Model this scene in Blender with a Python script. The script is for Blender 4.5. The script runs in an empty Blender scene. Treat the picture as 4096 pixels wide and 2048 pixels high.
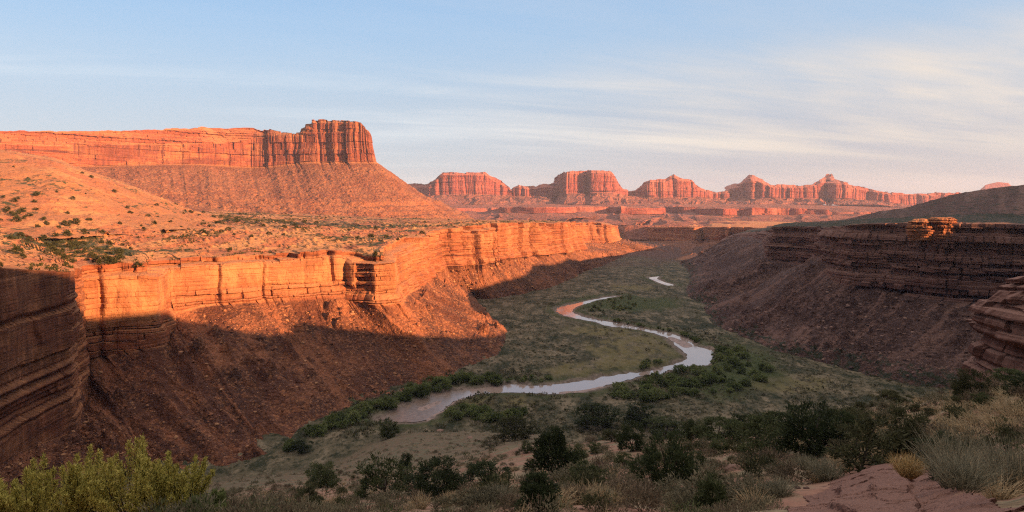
import bpy, math, random
import numpy as np
from mathutils import Vector

random.seed(7)
RNG = np.random.default_rng(11)
SC = bpy.context.scene
COL = SC.collection

# ------------------------------------------------------------------ camera
F, HV, CAMZ = 640.0, 205.0, 120.0          # focal length in px of a 1024 wide frame, horizon row, eye height over the river
cam_d = bpy.data.cameras.new('camera')
cam_d.sensor_width = 36.0
cam_d.lens = 36.0 * F / 1024.0
cam_d.shift_y = -(256.0 - HV) / 1024.0
cam_d.clip_start = 0.3
cam_d.clip_end = 60000.0
cam = bpy.data.objects.new('camera', cam_d)
cam.location = (0, 0, CAMZ)
cam.rotation_euler = (math.radians(90), 0, 0)
COL.objects.link(cam)
SC.camera = cam

# ------------------------------------------------------------------ light
SUN_AZ, SUN_EL = 118.0, 12.0               # degrees clockwise from the view direction, above the horizon
SUN_STR, SUN_COL = 5.0, (1.0, 0.53, 0.25)
SKY_STR, SKY_LEVEL, EXPOSURE = 0.10, 0.268, 1.95
az, el = math.radians(SUN_AZ), math.radians(SUN_EL)
SUNV = Vector((math.sin(az) * math.cos(el), math.cos(az) * math.cos(el), math.sin(el)))
sl = bpy.data.lights.new('sun', 'SUN')
sl.energy = SUN_STR
sl.color = SUN_COL
sl.angle = math.radians(0.5)
so = bpy.data.objects.new('sun', sl)
so.rotation_euler = SUNV.to_track_quat('Z', 'Y').to_euler()
so.location = (400, -300, 600)
COL.objects.link(so)
SC.view_settings.view_transform = 'Standard'
SC.view_settings.look = 'None'
SC.view_settings.exposure = EXPOSURE
SC.view_settings.gamma = 1.0
SC.view_settings.use_curve_mapping = False
SC.cycles.pixel_filter_type = 'BLACKMAN_HARRIS'
SC.cycles.filter_width = 1.2
SC.cycles.use_denoising = False          # its smoothing wipes out the fine grain of rock and brush
SC.cycles.use_adaptive_sampling = False


class NT:
    """small node-tree helper"""
    def __init__(s, tree):
        s.t = tree
        s.t.nodes.clear()

    def n(s, typ, _props=None, **inp):
        nd = s.t.nodes.new(typ)
        for k, v in (_props or {}).items():
            setattr(nd, k, v)
        for k, v in inp.items():
            key = int(k[1:]) if k[0] == 'i' and k[1:].isdigit() else k.replace('_', ' ')
            s.set(nd.inputs[key], v)
        return nd

    def set(s, sock, v):
        if isinstance(v, bpy.types.NodeSocket):
            s.t.links.new(v, sock)
        elif isinstance(v, bpy.types.Node):
            s.t.links.new(v.outputs[0], sock)
        else:
            if isinstance(v, tuple) and len(v) == 3 and sock.type == 'RGBA':
                v = (*v, 1.0)
            sock.default_value = v

    def m(s, op, a, b=0.0, c=0.0, clamp=False):
        return s.n('ShaderNodeMath', dict(operation=op, use_clamp=clamp), i0=a, i1=b, i2=c).outputs[0]

    def mix(s, f, a, b, blend='MIX'):
        nd = s.n('ShaderNodeMix', dict(data_type='RGBA', blend_type=blend))
        s.set(nd.inputs[0], f)
        s.set(nd.inputs[6], a)
        s.set(nd.inputs[7], b)
        return nd.outputs[2]

    def noise(s, vec, scale, detail=4.0, rough=0.55, dist=0.0):
        return s.n('ShaderNodeTexNoise', None, Vector=vec, Scale=scale, Detail=detail, Roughness=rough, Distortion=dist).outputs[0]

    def smap(s, vec, sx, sy, sz):
        return s.n('ShaderNodeVectorMath', dict(operation='MULTIPLY'), i0=vec, i1=(sx, sy, sz)).outputs[0]

    def ramp(s, f, stops, interp='LINEAR'):
        nd = s.n('ShaderNodeValToRGB')
        cr = nd.color_ramp
        cr.interpolation = interp
        while len(cr.elements) < len(stops):
            cr.elements.new(0.5)
        for e, (p, c) in zip(cr.elements, stops):
            e.position = p
            e.color = (*c, 1.0) if isinstance(c, tuple) else (c, c, c, 1.0)
        s.set(nd.inputs[0], f)
        return nd.outputs[0]

    def step(s, f, lo, hi):
        return s.n('ShaderNodeMapRange', dict(interpolation_type='SMOOTHSTEP'), i0=f, i1=lo, i2=hi).outputs[0]


# ------------------------------------------------------------------ sky
world = bpy.data.worlds.new('World')
SC.world = world
world.use_nodes = True
W = NT(world.node_tree)
sky = W.n('ShaderNodeTexSky')
sky.sky_type = 'NISHITA'
sky.sun_disc = False
sky.sun_elevation = el
sky.sun_rotation = az
sky.altitude = 1400
sky.air_density = 1.0
sky.dust_density = 1.0
sky.ozone_density = 2.0
wd = W.n('ShaderNodeTexCoord').outputs['Generated']
sx = W.n('ShaderNodeSeparateXYZ', None, i0=wd)
zc = W.m('MAXIMUM', sx.outputs[2], 0.0)
den = W.m('ADD', zc, 0.10)
cu = W.m('DIVIDE', sx.outputs[0], den)
cv = W.m('DIVIDE', sx.outputs[1], den)
cp = W.n('ShaderNodeCombineXYZ', None, i0=cu, i1=cv, i2=0.0).outputs[0]
cpr = W.n('ShaderNodeVectorRotate', dict(rotation_type='Z_AXIS'), Vector=cp, Angle=math.radians(-14)).outputs[0]
c1 = W.noise(W.smap(cpr, 0.30, 1.0, 1), 0.62, 7.0, 0.50, 0.6)
c2 = W.noise(W.smap(cpr, 0.7, 3.0, 1), 1.2, 6.0, 0.62, 0.5)
cs = W.m('ADD', W.m('MULTIPLY', c1, 0.80), W.m('MULTIPLY', c2, 0.20))
# more veil towards the sunward side, clearer to the upper left
bias = W.m('ADD', W.m('MULTIPLY', sx.outputs[0], 0.15), 0.015)
cloud = W.step(W.m('ADD', cs, bias), 0.44, 0.68)
warm = W.step(sx.outputs[0], -0.35, 0.52)
low = W.step(zc, 0.30, 0.03)
ccol = W.mix(warm, (0.77, 0.81, 0.82), (0.98, 0.80, 0.60))
veil = W.mix(warm, (0.47, 0.50, 0.54), (0.47, 0.42, 0.435))
skyc = W.n('ShaderNodeVectorMath', dict(operation='SCALE'), i0=sky.outputs[0], Scale=SKY_STR).outputs[0]
clear = W.mix(W.step(zc, 0.05, 0.38), (0.49, 0.67, 0.80), (0.29, 0.49, 0.75))
base = W.mix(W.m('MULTIPLY', low, 0.90), clear, veil)
hi = W.m('SUBTRACT', 1.0, W.m('MULTIPLY', W.step(zc, 0.165, 0.255), 0.80))
lo_ = W.m('ADD', 0.22, W.m('MULTIPLY', W.step(zc, 0.045, 0.115), 0.78))
thin_ = W.mix(W.m('MULTIPLY', W.m('MULTIPLY', cloud, 0.88), W.m('MULTIPLY', hi, lo_)), base, ccol)
over = W.step(zc, 0.36, 0.70)
thin_ = W.mix(W.m('MULTIPLY', over, 0.85), thin_, (0.98, 0.86, 0.74))  # bright warm deck added above the frame as fill light
# overhead sky is brightened and the sky behind dimmed to shape the fill light
fill_gain = W.m('MULTIPLY', W.m('SUBTRACT', 1.0, W.m('MULTIPLY', over, -0.45)), W.m('ADD', W.m('ADD', 0.32, W.m('MULTIPLY', W.step(sx.outputs[1], -0.25, 0.72), 0.68)), W.m('MULTIPLY', over, 0.45)))
skyfin = W.n('ShaderNodeVectorMath', dict(operation='SCALE'), i0=thin_, Scale=W.m('MULTIPLY', fill_gain, SKY_LEVEL)).outputs[0]
skyfin = W.mix(0.08, skyfin, skyc)
bg = W.n('ShaderNodeBackground', None, Color=skyfin, Strength=1.0)
W.n('ShaderNodeOutputWorld', None, Surface=bg)


# ------------------------------------------------------------------ helpers
def P(u, v, Y):
    return np.array([(u - 512.0) / F * Y, Y, CAMZ + (HV - v) / F * Y])


def Fl(u, v, z=0.0):
    """point on the level z seen at pixel u, v"""
    Y = (CAMZ - z) * F / (v - HV)
    return np.array([(u - 512.0) / F * Y, Y, z])


TAB = np.random.default_rng(3).random(4096)
PERM = np.random.default_rng(4).permutation(4096)


def hsh(a, b=0, c=0):
    a = np.asarray(a).astype(np.int64)
    b = np.asarray(b).astype(np.int64)
    c = np.asarray(c).astype(np.int64)
    return TAB[PERM[(PERM[(PERM[a & 4095] + b) & 4095] + c) & 4095]]


def vn(x, y, seed=0):
    x = np.asarray(x, float)
    y = np.asarray(y, float)
    xi = np.floor(x)
    yi = np.floor(y)
    fx = x - xi
    fy = y - yi
    fx = fx * fx * fx * (fx * (fx * 6 - 15) + 10)
    fy = fy * fy * fy * (fy * (fy * 6 - 15) + 10)
    a = hsh(xi, yi, seed)
    b = hsh(xi + 1, yi, seed)
    c = hsh(xi, yi + 1, seed)
    d = hsh(xi + 1, yi + 1, seed)
    return (a + (b - a) * fx) * (1 - fy) + (c + (d - c) * fx) * fy


def fbm(x, y, o=4, seed=0, g=0.5):
    s = 0
    a = 1.0
    t = 0
    x = np.asarray(x, float)
    y = np.asarray(y, float)
    for i in range(o):
        s = s + a * (vn(x, y, seed + i * 17) * 2 - 1)
        t += a
        a *= g
        x = x * 2.03 + 13.7
        y = y * 2.01 + 5.1
    return s / t


def ridged(x, y, o=3, seed=0):
    s = 0
    a = 1.0
    t = 0
    for i in range(o):
        s = s + a * (1 - np.abs(vn(x, y, seed + i * 13) * 2 - 1))
        t += a
        a *= 0.5
        x = x * 2.1 + 3.3
        y = y * 2.1 + 7.7
    return s / t


def worley(x, y, seed=0):
    """distance to the nearest scattered point, that point's random number and the offset to it"""
    x = np.asarray(x, float)
    y = np.asarray(y, float)
    xi = np.floor(x)
    yi = np.floor(y)
    best = np.full(x.shape, 9.0)
    rnd = np.zeros(x.shape)
    for i in (-1, 0, 1):
        for j in (-1, 0, 1):
            px = xi + i + 0.1 + 0.8 * hsh(xi + i, yi + j, seed)
            py = yi + j + 0.1 + 0.8 * hsh(xi + i, yi + j, seed + 1)
            d = (px - x) ** 2 + (py - y) ** 2
            m_ = d < best
            best = np.where(m_, d, best)
            rnd = np.where(m_, hsh(xi + i, yi + j, seed + 2), rnd)
    return np.sqrt(best), rnd


def stones(x, y, size, seed, keep=0.5):
    """height field of scattered blocks, about size metres apart"""
    d, r = worley(x / size, y / size, seed)
    rad = 0.18 + 0.30 * np.clip((r - keep) / (1 - keep), 0, 1) ** 2
    b_ = np.clip(1 - d / rad, 0, 1) ** 0.6
    return np.where(r > keep, b_ * rad * size * 1.1, 0)


def sstep(x, a, b):
    t = np.clip((x - a) / (b - a), 0, 1)
    return t * t * (3 - 2 * t)


def props(o, label=None, cat=None, group=None, kind=None):
    if label:
        o['label'] = label
    if cat:
        o['category'] = cat
    if group:
        o['group'] = group
    if kind:
        o['kind'] = kind
    return o


def mesh_np(name, V, faces, mat=None, parent=None, smooth=False, attrs=None, link=True):
    """V (n,3); faces: (m,k) array"""
    V = np.ascontiguousarray(V, dtype=np.float32)
    Fc = np.ascontiguousarray(faces, dtype=np.int32)
    me = bpy.data.meshes.new(name)
    me.vertices.add(len(V))
    me.vertices.foreach_set('co', V.ravel())
    m, k = Fc.shape
    me.loops.add(m * k)
    me.loops.foreach_set('vertex_index', Fc.ravel())
    me.polygons.add(m)
    me.polygons.foreach_set('loop_start', np.arange(0, m * k, k, dtype=np.int32))
    me.polygons.foreach_set('use_smooth', np.full(m, smooth, dtype=bool))
    me.update(calc_edges=True)
    for an, av in (attrs or {}).items():
        at = me.attributes.new(an, 'FLOAT', 'POINT')
        at.data.foreach_set('value', np.ascontiguousarray(av, dtype=np.float32).ravel())
    if mat:
        me.materials.append(mat)
    o = bpy.data.objects.new(name, me)
    if link:
        COL.objects.link(o)
    if parent:
        o.parent = parent
    return o


def grid_obj(name, G, mat, smooth=False, attrs=None, flip=False):
    nr, nc = G.shape[:2]
    idx = np.arange(nr * nc).reshape(nr, nc)
    q = np.stack([idx[:-1, :-1], idx[1:, :-1], idx[1:, 1:], idx[:-1, 1:]], -1).reshape(-1, 4)
    if flip:
        q = q[:, ::-1]
    return mesh_np(name, G.reshape(-1, 3), q, mat, None, smooth, {k: v.ravel() for k, v in (attrs or {}).items()})


def proj(p):
    return F * p[..., 0] / p[..., 1] + 512, HV - F * (p[..., 2] - CAMZ) / p[..., 1]


# ------------------------------------------------------------------ materials
def new_mat(name):
    m = bpy.data.materials.new(name)
    m.use_nodes = True
    return m, NT(m.node_tree)


def finish(N, col, rough, bump=None, bstr=0.5, bdist=1.0, spec=0.15):
    b = N.n('ShaderNodeBsdfPrincipled', None, Base_Color=col, Roughness=rough)
    b.inputs['Specular IOR Level'].default_value = spec
    if bump is not None:
        bp = N.n('ShaderNodeBump', None, Height=bump, Strength=bstr, Distance=bdist)
        N.set(b.inputs['Normal'], bp.outputs[0])
    N.n('ShaderNodeOutputMaterial', None, Surface=b)
    return b


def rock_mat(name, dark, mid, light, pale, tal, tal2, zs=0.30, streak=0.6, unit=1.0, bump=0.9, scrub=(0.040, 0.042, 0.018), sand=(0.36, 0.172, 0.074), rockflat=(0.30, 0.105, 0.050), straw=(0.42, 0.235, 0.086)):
    """layered desert rock; unit = size in metres of the finest grain worth showing.
    attribute talus: 0 cliff, 1 rubble slope; attribute soil: sandy flat ground; attribute veg: scrub cover"""
    m, N = new_mat(name)
    pos = N.n('ShaderNodeNewGeometry').outputs['Position']
    at = N.n('ShaderNodeAttribute', dict(attribute_name='talus')).outputs['Fac']
    so_ = N.n('ShaderNodeAttribute', dict(attribute_name='soil')).outputs['Fac']
    vg = N.n('ShaderNodeAttribute', dict(attribute_name='veg')).outputs['Fac']
    rn = N.n('ShaderNodeAttribute', dict(attribute_name='wash')).outputs['Fac']
    va = N.n('ShaderNodeAttribute', dict(attribute_name='varnish_shade')).outputs['Fac']
    k = 1.0 / unit
    wob = N.n('ShaderNodeTexNoise', None, Vector=pos, Scale=0.02 * k, Detail=3.0).outputs[1]
    wp = N.n('ShaderNodeVectorMath', dict(operation='MULTIPLY_ADD'), i0=wob, i1=(0, 0, 6.0 * unit), i2=pos).outputs[0]
    strat = N.noise(N.smap(wp, 0.006 * k, 0.006 * k, zs * k), 1.0, 5.0, 0.62, 0.25)
    thin = N.noise(N.smap(wp, 0.035 * k, 0.035 * k, 1.15 * k), 1.0, 4.0, 0.65)
    patch = N.noise(N.smap(pos, 0.022 * k, 0.022 * k, 0.05 * k), 1.0, 4.0, 0.55)
    strk = N.noise(N.smap(pos, 0.30 * k, 0.30 * k, 0.018 * k), 1.0, 4.0, 0.6)
    fine = N.noise(pos, 0.42 * k, 5.0, 0.68)
    ms = N.n('ShaderNodeAttribute', dict(attribute_name='massive')).outputs['Fac']
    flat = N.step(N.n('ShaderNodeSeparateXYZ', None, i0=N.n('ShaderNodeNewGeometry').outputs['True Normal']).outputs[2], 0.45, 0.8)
    c = N.ramp(strat, [(0.28, dark), (0.40, mid), (0.52, mid), (0.64, light), (0.78, mid)])
    c = N.mix(N.m('MULTIPLY', N.step(patch, 0.48, 0.62), 0.58), c, pale)
    c = N.mix(N.m('MULTIPLY', N.step(thin, 0.52, 0.64), 0.68), c, dark)
    c = N.mix(N.m('MULTIPLY', N.step(thin, 0.44, 0.34), 0.35), c, pale)
    c = N.mix(N.m('MULTIPLY', N.step(strk, 0.52, 0.68), streak), c, dark)
    c = N.mix(N.m('MULTIPLY', N.step(fine, 0.53, 0.68), 0.45), c, dark)
    c = N.mix(N.m('MULTIPLY', ms, N.m('ADD', 0.25, N.m('MULTIPLY', N.step(N.noise(N.smap(pos, 0.08, 0.08, 0.03), 1.0, 4.0, 0.6), 0.42, 0.58), 0.6))), c, (0.40, 0.178, 0.078))
    c = N.mix(N.m('MULTIPLY', flat, 0.75), c, pale)  # up-facing ledge tops paled: sky light put into the colour
    c = N.mix(N.m('MULTIPLY', va, N.step(strk, 0.30, 0.55)), c, dark)
    # rubble slopes: stones of many tones in a finer matrix
    t1 = N.noise(pos, 0.03 * k, 5.0, 0.62)
    vo = N.n('ShaderNodeTexVoronoi', None, Vector=N.n('ShaderNodeVectorMath', dict(operation='MULTIPLY_ADD'), i0=wob, i1=(2.0 * unit, 2.0 * unit, 2.0 * unit), i2=pos).outputs[0], Scale=0.36 * k)
    vr = N.n('ShaderNodeSeparateColor', None, i0=vo.outputs['Color']).outputs[0]
    vo2 = N.n('ShaderNodeTexVoronoi', None, Vector=pos, Scale=1.05 * k)
    vr2 = N.n('ShaderNodeSeparateColor', None, i0=vo2.outputs['Color']).outputs[1]
    tc = N.mix(N.step(t1, 0.38, 0.62), tal, tal2)
    tc = N.mix(N.m('MULTIPLY', N.step(vr, 0.66, 0.95), 0.38), tc, light)
    tc = N.mix(N.m('MULTIPLY', N.step(vr, 0.34, 0.05), 0.50), tc, dark)
    tc = N.mix(N.m('MULTIPLY', N.step(vr2, 0.74, 0.98), 0.50), tc, pale)
    tc = N.mix(N.m('MULTIPLY', N.step(vr2, 0.30, 0.05), 0.60), tc, dark)
    tc = N.mix(N.m('MULTIPLY', N.step(rn, 0.12, 0.5), 0.75), tc, dark)
    tc = N.mix(N.m('MULTIPLY', N.step(rn, -0.12, -0.5), 0.42), tc, light)
    c = N.mix(at, c, tc)
    # sandy flats with bare rock showing through; default sand paled in place of sunlight
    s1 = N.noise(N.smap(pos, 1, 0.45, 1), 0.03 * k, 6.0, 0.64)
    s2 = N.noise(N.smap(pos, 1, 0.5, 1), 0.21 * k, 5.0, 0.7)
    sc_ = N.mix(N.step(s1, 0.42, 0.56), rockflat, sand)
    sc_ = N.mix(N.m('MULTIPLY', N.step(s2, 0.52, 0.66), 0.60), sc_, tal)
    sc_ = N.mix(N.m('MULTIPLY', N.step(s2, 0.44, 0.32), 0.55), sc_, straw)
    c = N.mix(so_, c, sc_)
    gmask = N.noise(N.smap(pos, 1, 0.5, 1), 0.16 * k, 5.0, 0.72)
    c = N.mix(N.m('MULTIPLY', N.step(N.m('ADD', gmask, N.m('MULTIPLY', vg, 0.30)), 0.60, 0.70), N.step(vg, 0.0, 0.25)), c, scrub)
    h = N.m('ADD', N.m('MULTIPLY', N.noise(pos, 0.30 * k, 6.0, 0.70), 1.8), N.m('MULTIPLY', thin, 0.9))
    h = N.m('ADD', h, N.m('MULTIPLY', vo.outputs['Distance'], N.m('MULTIPLY', at, -1.0)))
    h = N.m('ADD', h, N.m('MULTIPLY', vo2.outputs['Distance'], N.m('MULTIPLY', at, -0.5)))
    finish(N, c, 0.92, h, bump, 1.3 * unit)
    return m


ROCK = dict(dark=(0.075, 0.026, 0.016), mid=(0.215, 0.068, 0.031), light=(0.30, 0.110, 0.052), pale=(0.38, 0.165, 0.076),
            tal=(0.066, 0.028, 0.019), tal2=(0.150, 0.057, 0.030))
M_LEFT = rock_mat('orange_ledge_sandstone', **ROCK, streak=0.45)
M_RIGHT = rock_mat('shaded_ledge_sandstone', dark=(0.052, 0.026, 0.021), mid=(0.122, 0.055, 0.042), light=(0.23, 0.125, 0.095),
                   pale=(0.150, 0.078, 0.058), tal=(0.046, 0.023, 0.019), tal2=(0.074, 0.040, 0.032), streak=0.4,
                   sand=(0.12, 0.075, 0.055), rockflat=(0.10, 0.055, 0.042), straw=(0.13, 0.095, 0.055), scrub=(0.03, 0.032, 0.018))  # same rock as the left wall, darkened in colour for its shade
M_MESA = rock_mat('red_mesa_sandstone', dark=(0.085, 0.026, 0.020), mid=(0.215, 0.060, 0.030), light=(0.27, 0.085, 0.040),
                  pale=(0.36, 0.15, 0.062), tal=(0.150, 0.056, 0.031), tal2=(0.215, 0.090, 0.047), zs=0.16, unit=2.6, streak=0.75, bump=0.9)
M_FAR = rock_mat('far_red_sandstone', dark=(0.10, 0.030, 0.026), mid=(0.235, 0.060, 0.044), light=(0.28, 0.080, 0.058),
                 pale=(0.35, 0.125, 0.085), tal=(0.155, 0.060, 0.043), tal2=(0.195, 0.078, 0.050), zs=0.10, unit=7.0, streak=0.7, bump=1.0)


# ------------------------------------------------------------------ swept landforms
def sweep(stations, rows, dens=1.2, smooth=2, minc=2):
    """stations: list of K points each; returns G (nr,nc,3), kk (nr,1) row parameter, sl (nc) metres along the rim, n (nc,2) outward"""
    S = np.array(stations, float)
    ns, K, _ = S.shape
    cols = [np.zeros((1,))]
    ts = []
    for i in range(ns - 1):
        a, b = S[i], S[i + 1]
        ok = (a[:, 1] > 40) & (b[:, 1] > 40)
        d = 0
        if ok.any():
            ua, va = proj(a[ok])
            ub, vb = proj(b[ok])
            d = np.median(np.hypot(ua - ub, va - vb))
        n = int(max(minc, min(400, d * dens)))
        ts.append(i + np.arange(n) / n)
    t = np.concatenate(ts + [np.array([ns - 1.0])])
    i0 = np.clip(np.floor(t).astype(int), 0, ns - 2)
    f = (t - i0)[:, None, None]
    C = S[i0] * (1 - f) + S[i0 + 1] * f
    for _ in range(smooth):
        C[1:-1] = (C[:-2] + 2 * C[1:-1] + C[2:]) / 4
    kk = []
    rr = []
    for k, n in enumerate(rows):
        w = np.arange(n) / n
        kk.append(k + w)
    kk = np.concatenate(kk + [np.array([K - 1.0])])
    k0 = np.clip(np.floor(kk).astype(int), 0, K - 2)
    fk = (kk - k0)[:, None, None]
    Ct = C.transpose(1, 0, 2)
    G = Ct[k0] * (1 - fk) + Ct[k0 + 1] * fk
    return G, kk, C, t


def along(C, row, outrow):
    r = C[:, row, :2]
    d = np.gradient(r, axis=0)
    L = np.hypot(d[:, 0], d[:, 1]) + 1e-9
    sl_ = np.concatenate([[0], np.cumsum(np.hypot(*(np.diff(r, axis=0).T)))])
    n = np.stack([d[:, 1], -d[:, 0]], 1) / L[:, None]
    o = C[:, outrow, :2] - r
    sg = np.sign((n * o).sum(1))
    sg[sg == 0] = 1
    n = n * np.sign(sg.sum() or 1)
    # smooth the directions so that folds do not cross
    for _ in range(12):
        n[1:-1] = (n[:-2] + n[1:-1] + n[2:]) / 3
    n /= np.hypot(n[:, 0], n[:, 1])[:, None] + 1e-9
    return sl_, n


def ledges(s, z, seed, th=(2.2, 6.5), aw=2.2, bw=(5, 16), ab=1.1, crack=1.6, gap=1.2, mod=0.35, jo=0.4, warp=1.6):
    """horizontal push of a layered, jointed cliff at s metres along and height z"""
    rg = np.random.default_rng(seed)
    zb = np.cumsum(np.concatenate([[-60], np.exp(rg.uniform(math.log(th[0]), math.log(th[1]), 220))]))
    zw = z + warp * fbm(s / 90, s * 0 + seed, 3, seed) + 0.5 * fbm(s / 11, z / 9, 2, seed + 3)
    li = np.clip(np.searchsorted(zb, zw) - 1, 0, len(zb) - 2)
    lo, hi = zb[li], zb[li + 1]
    edge = np.minimum(zw - lo, hi - zw)
    off = (hsh(li, seed) - 0.5) * 2 * aw
    off = off * (1 - mod + mod * 2 * vn(s / 45, li * 3.1, seed + 5))
    wv = bw[0] * (bw[1] / bw[0]) ** hsh(li, seed + 9)
    q = (s + 60 * hsh(li, seed + 21) + 0.45 * wv * fbm(s / (wv * 1.5), s * 0 + li * 1.7, 2, seed + 8) + 0.9 * fbm(s / 5, z / 4, 2, seed + 7)) / wv
    ci = np.floor(q)
    fr = (q - ci) * wv
    dc = np.minimum(fr, wv - fr)
    off = off + (hsh(ci, li, seed + 2) - 0.5) * 2 * ab
    off = off - crack * (1 - sstep(dc, 0.15, 0.8)) * (hsh(ci, li, seed + 31) > jo)
    off = off - gap * (1 - sstep(edge, 0.05, 0.6)) * (vn(s / 22, li * 5.3, seed + 12) > 0.35)
    return off


def columns(s, z, seed, w=(30, 12), a=(10, 4)):
    """vertical flutes and clefts"""
    d = 0
    for i, (ww, aa) in enumerate(zip(w, a)):
        sw = s + ww * 0.35 * fbm(z / (ww * 4.0), s / (ww * 6), 2, seed + i)
        q = sw / ww
        ci = np.floor(q)
        fr = q - ci
        h0, h1 = hsh(ci, seed + i), hsh(ci + 1, seed + i)
        rnd = np.sqrt(np.clip(1 - (2 * fr - 1) ** 2, 0, 1))
        d = d + aa * ((h0 - 0.5) * 1.6 + rnd * 0.8 - 0.4)
    return d


def apply_out(G, n, d):
    G[..., 0] += n[None, :, 0] * d
    G[..., 1] += n[None, :, 1] * d


# ------------------------------------------------------------------ the ground: river flat and the slope below the viewpoint, one sheet
RIV_A = [(617, 296), (600, 298.3), (583, 301.7), (568, 305), (558, 308), (556.3, 310.5), (561, 314.2), (575, 318), (592, 321.4), (608, 326),
         (631, 328.8), (649, 332), (664, 336.5), (671, 340), (677, 346.7), (687, 355), (684, 360.7), (667, 366.6), (649, 370), (620, 375),
         (585, 380.3), (550, 384.3), (520, 385.2), (501, 384.6), (486, 386.9), (454, 390.8), (429, 396.4), (406, 405.5), (392, 413), (380, 419)]
RIV_B = [(398, 421.5), (425, 420.5), (440, 411), (456, 401), (470, 396.6), (490, 393.2), (522, 392.7), (550, 394.4), (573, 391.6), (599, 387.3),
         (620, 381.6), (639, 377), (660, 373.6), (674, 369.5), (690, 365.6), (705, 365.2), (712, 360), (711, 351), (704, 348.3), (695, 345.6),
         (690, 340.5), (680.5, 336.8), (666, 332.6), (645.5, 329), (626, 325), (606, 321.4), (585, 317), (573, 312.3), (574, 308.6), (582, 305),
         (597, 300.3), (609, 298)]
RIV2 = [(649, 278), (653.5, 276.9), (659.5, 276.5), (657, 278.6), (664, 281.9), (673.5, 284.9), (668, 285.6), (661, 283.6), (655, 281.0)]
BAR = [(425, 420.5), (440, 411.5), (456, 401.2), (470, 396.8), (474, 399), (467, 404), (458, 412), (446, 417.5), (436, 421)]


def poly_world(pts, z, wob=0.0, sub=6):
    p = np.array([Fl(u, v, 0.0) for u, v in pts])
    out = []
    n = len(p)
    for i in range(n):
        p0, p1, p2, p3 = p[i - 1], p[i], p[(i + 1) % n], p[(i + 2) % n]
        for k in range(sub):
            t = k / sub
            out.append(0.5 * ((2 * p1) + (-p0 + p2) * t + (2 * p0 - 5 * p1 + 4 * p2 - p3) * t * t + (-p0 + 3 * p1 - 3 * p2 + p3) * t ** 3))
    out = np.array(out)
    if wob:
        out[:, 0] += wob * fbm(out[:, 0] / 5, out[:, 1] / 5, 3, 40)
        out[:, 1] += wob * 2.2 * fbm(out[:, 0] / 7, out[:, 1] / 7, 3, 41)
    out[:, 2] = z
    return out


def sdist(X, Y, poly):
    """signed distance (negative inside) to a polygon"""
    d = np.full(X.shape, 1e9)
    ins = np.zeros(X.shape, bool)
    n = len(poly)
    for i in range(n):
        ax, ay = poly[i, :2]
        bx, by = poly[(i + 1) % n, :2]
        ex, ey = bx - ax, by - ay
        L = ex * ex + ey * ey + 1e-9
        t = np.clip(((X - ax) * ex + (Y - ay) * ey) / L, 0, 1)
        d = np.minimum(d, (X - ax - t * ex) ** 2 + (Y - ay - t * ey) ** 2)
        c = (ay > Y) != (by > Y)
        if c.any():
            xi = ax + (Y - ay) / (by - ay + 1e-12) * ex
            ins ^= c & (X < xi)
    d = np.sqrt(d)
    return np.where(ins, -d, d)


FG = {
    -220: [(3, 2.2), (10, 5.2), (14, 7.1), (25, 12.4), (60, 31), (150, 72), (250, 122), (420, 200)],
    0: [(3, 2.2), (10, 5.1), (14, 6.9), (25, 12), (60, 30), (150, 70), (255, 122), (420, 195)],
    150: [(3, 2), (10, 4.9), (20, 9.9), (40, 19.5), (80, 38), (150, 69), (230, 102), (282, 122), (420, 175)],
    300: [(3, 2), (10, 4.9), (20, 9.7), (60, 27.6), (120, 52.5), (200, 84.5), (286, 119.5), (420, 168)],
    420: [(3, 2), (10, 5), (20, 9.9), (50, 23), (100, 43), (180, 71), (260, 96), (345, 121), (420, 150)],
    540: [(3, 1.9), (10, 4.9), (20, 9.4), (50, 21.5), (80, 32.3), (130, 48.6), (200, 73), (270, 97.5), (340, 122), (420, 150)],
    620: [(3, 1.9), (10, 4.9), (20, 9.5), (45, 19), (70, 26.8), (105, 38.2), (150, 58), (200, 81), (290, 121), (420, 175)],
    700: [(3, 1.9), (10, 5), (20, 9.6), (40, 16.6), (60, 22.5), (90, 32), (130, 51), (200, 86), (270, 122), (420, 200)],
    800: [(3, 1.9), (10, 4.9), (15, 7.1), (30, 12.2), (60, 21.1), (80, 27.5), (110, 42), (200, 90), (262, 122), (420, 205)],
    900: [(3, 1.9), (10, 4.9), (20, 8.3), (40, 13.7), (60, 18.7), (75, 22.8), (100, 36), (200, 90), (258, 122), (420, 205)],
    1000: [(3, 1.8), (10, 4.5), (20, 7.3), (40, 12.2), (60, 16.6), (80, 21.8), (100, 31), (200, 86), (268, 122), (420, 205)],
    1100: [(3, 1.7), (10, 3.9), (20, 6.3), (40, 10.4), (60, 14), (80, 18), (100, 26), (200, 80), (278, 122), (420, 205)],
    1320: [(3, 1.6), (10, 3.0), (20, 4.8), (40, 7.0), (80, 12), (120, 27), (250, 100), (300, 122), (420, 195)],
}
FGU = np.array(sorted(FG))
FGY = np.exp(np.linspace(math.log(3.0), math.log(420.0), 220))
FGT = np.array([np.interp(FGY, [a for a, _ in FG[u]], [b for _, b in FG[u]]) for u in FGU])
for _ in range(6):
    FGT[:, 1:-1] = (FGT[:, :-2] + 2 * FGT[:, 1:-1] + FGT[:, 2:]) / 4


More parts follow.
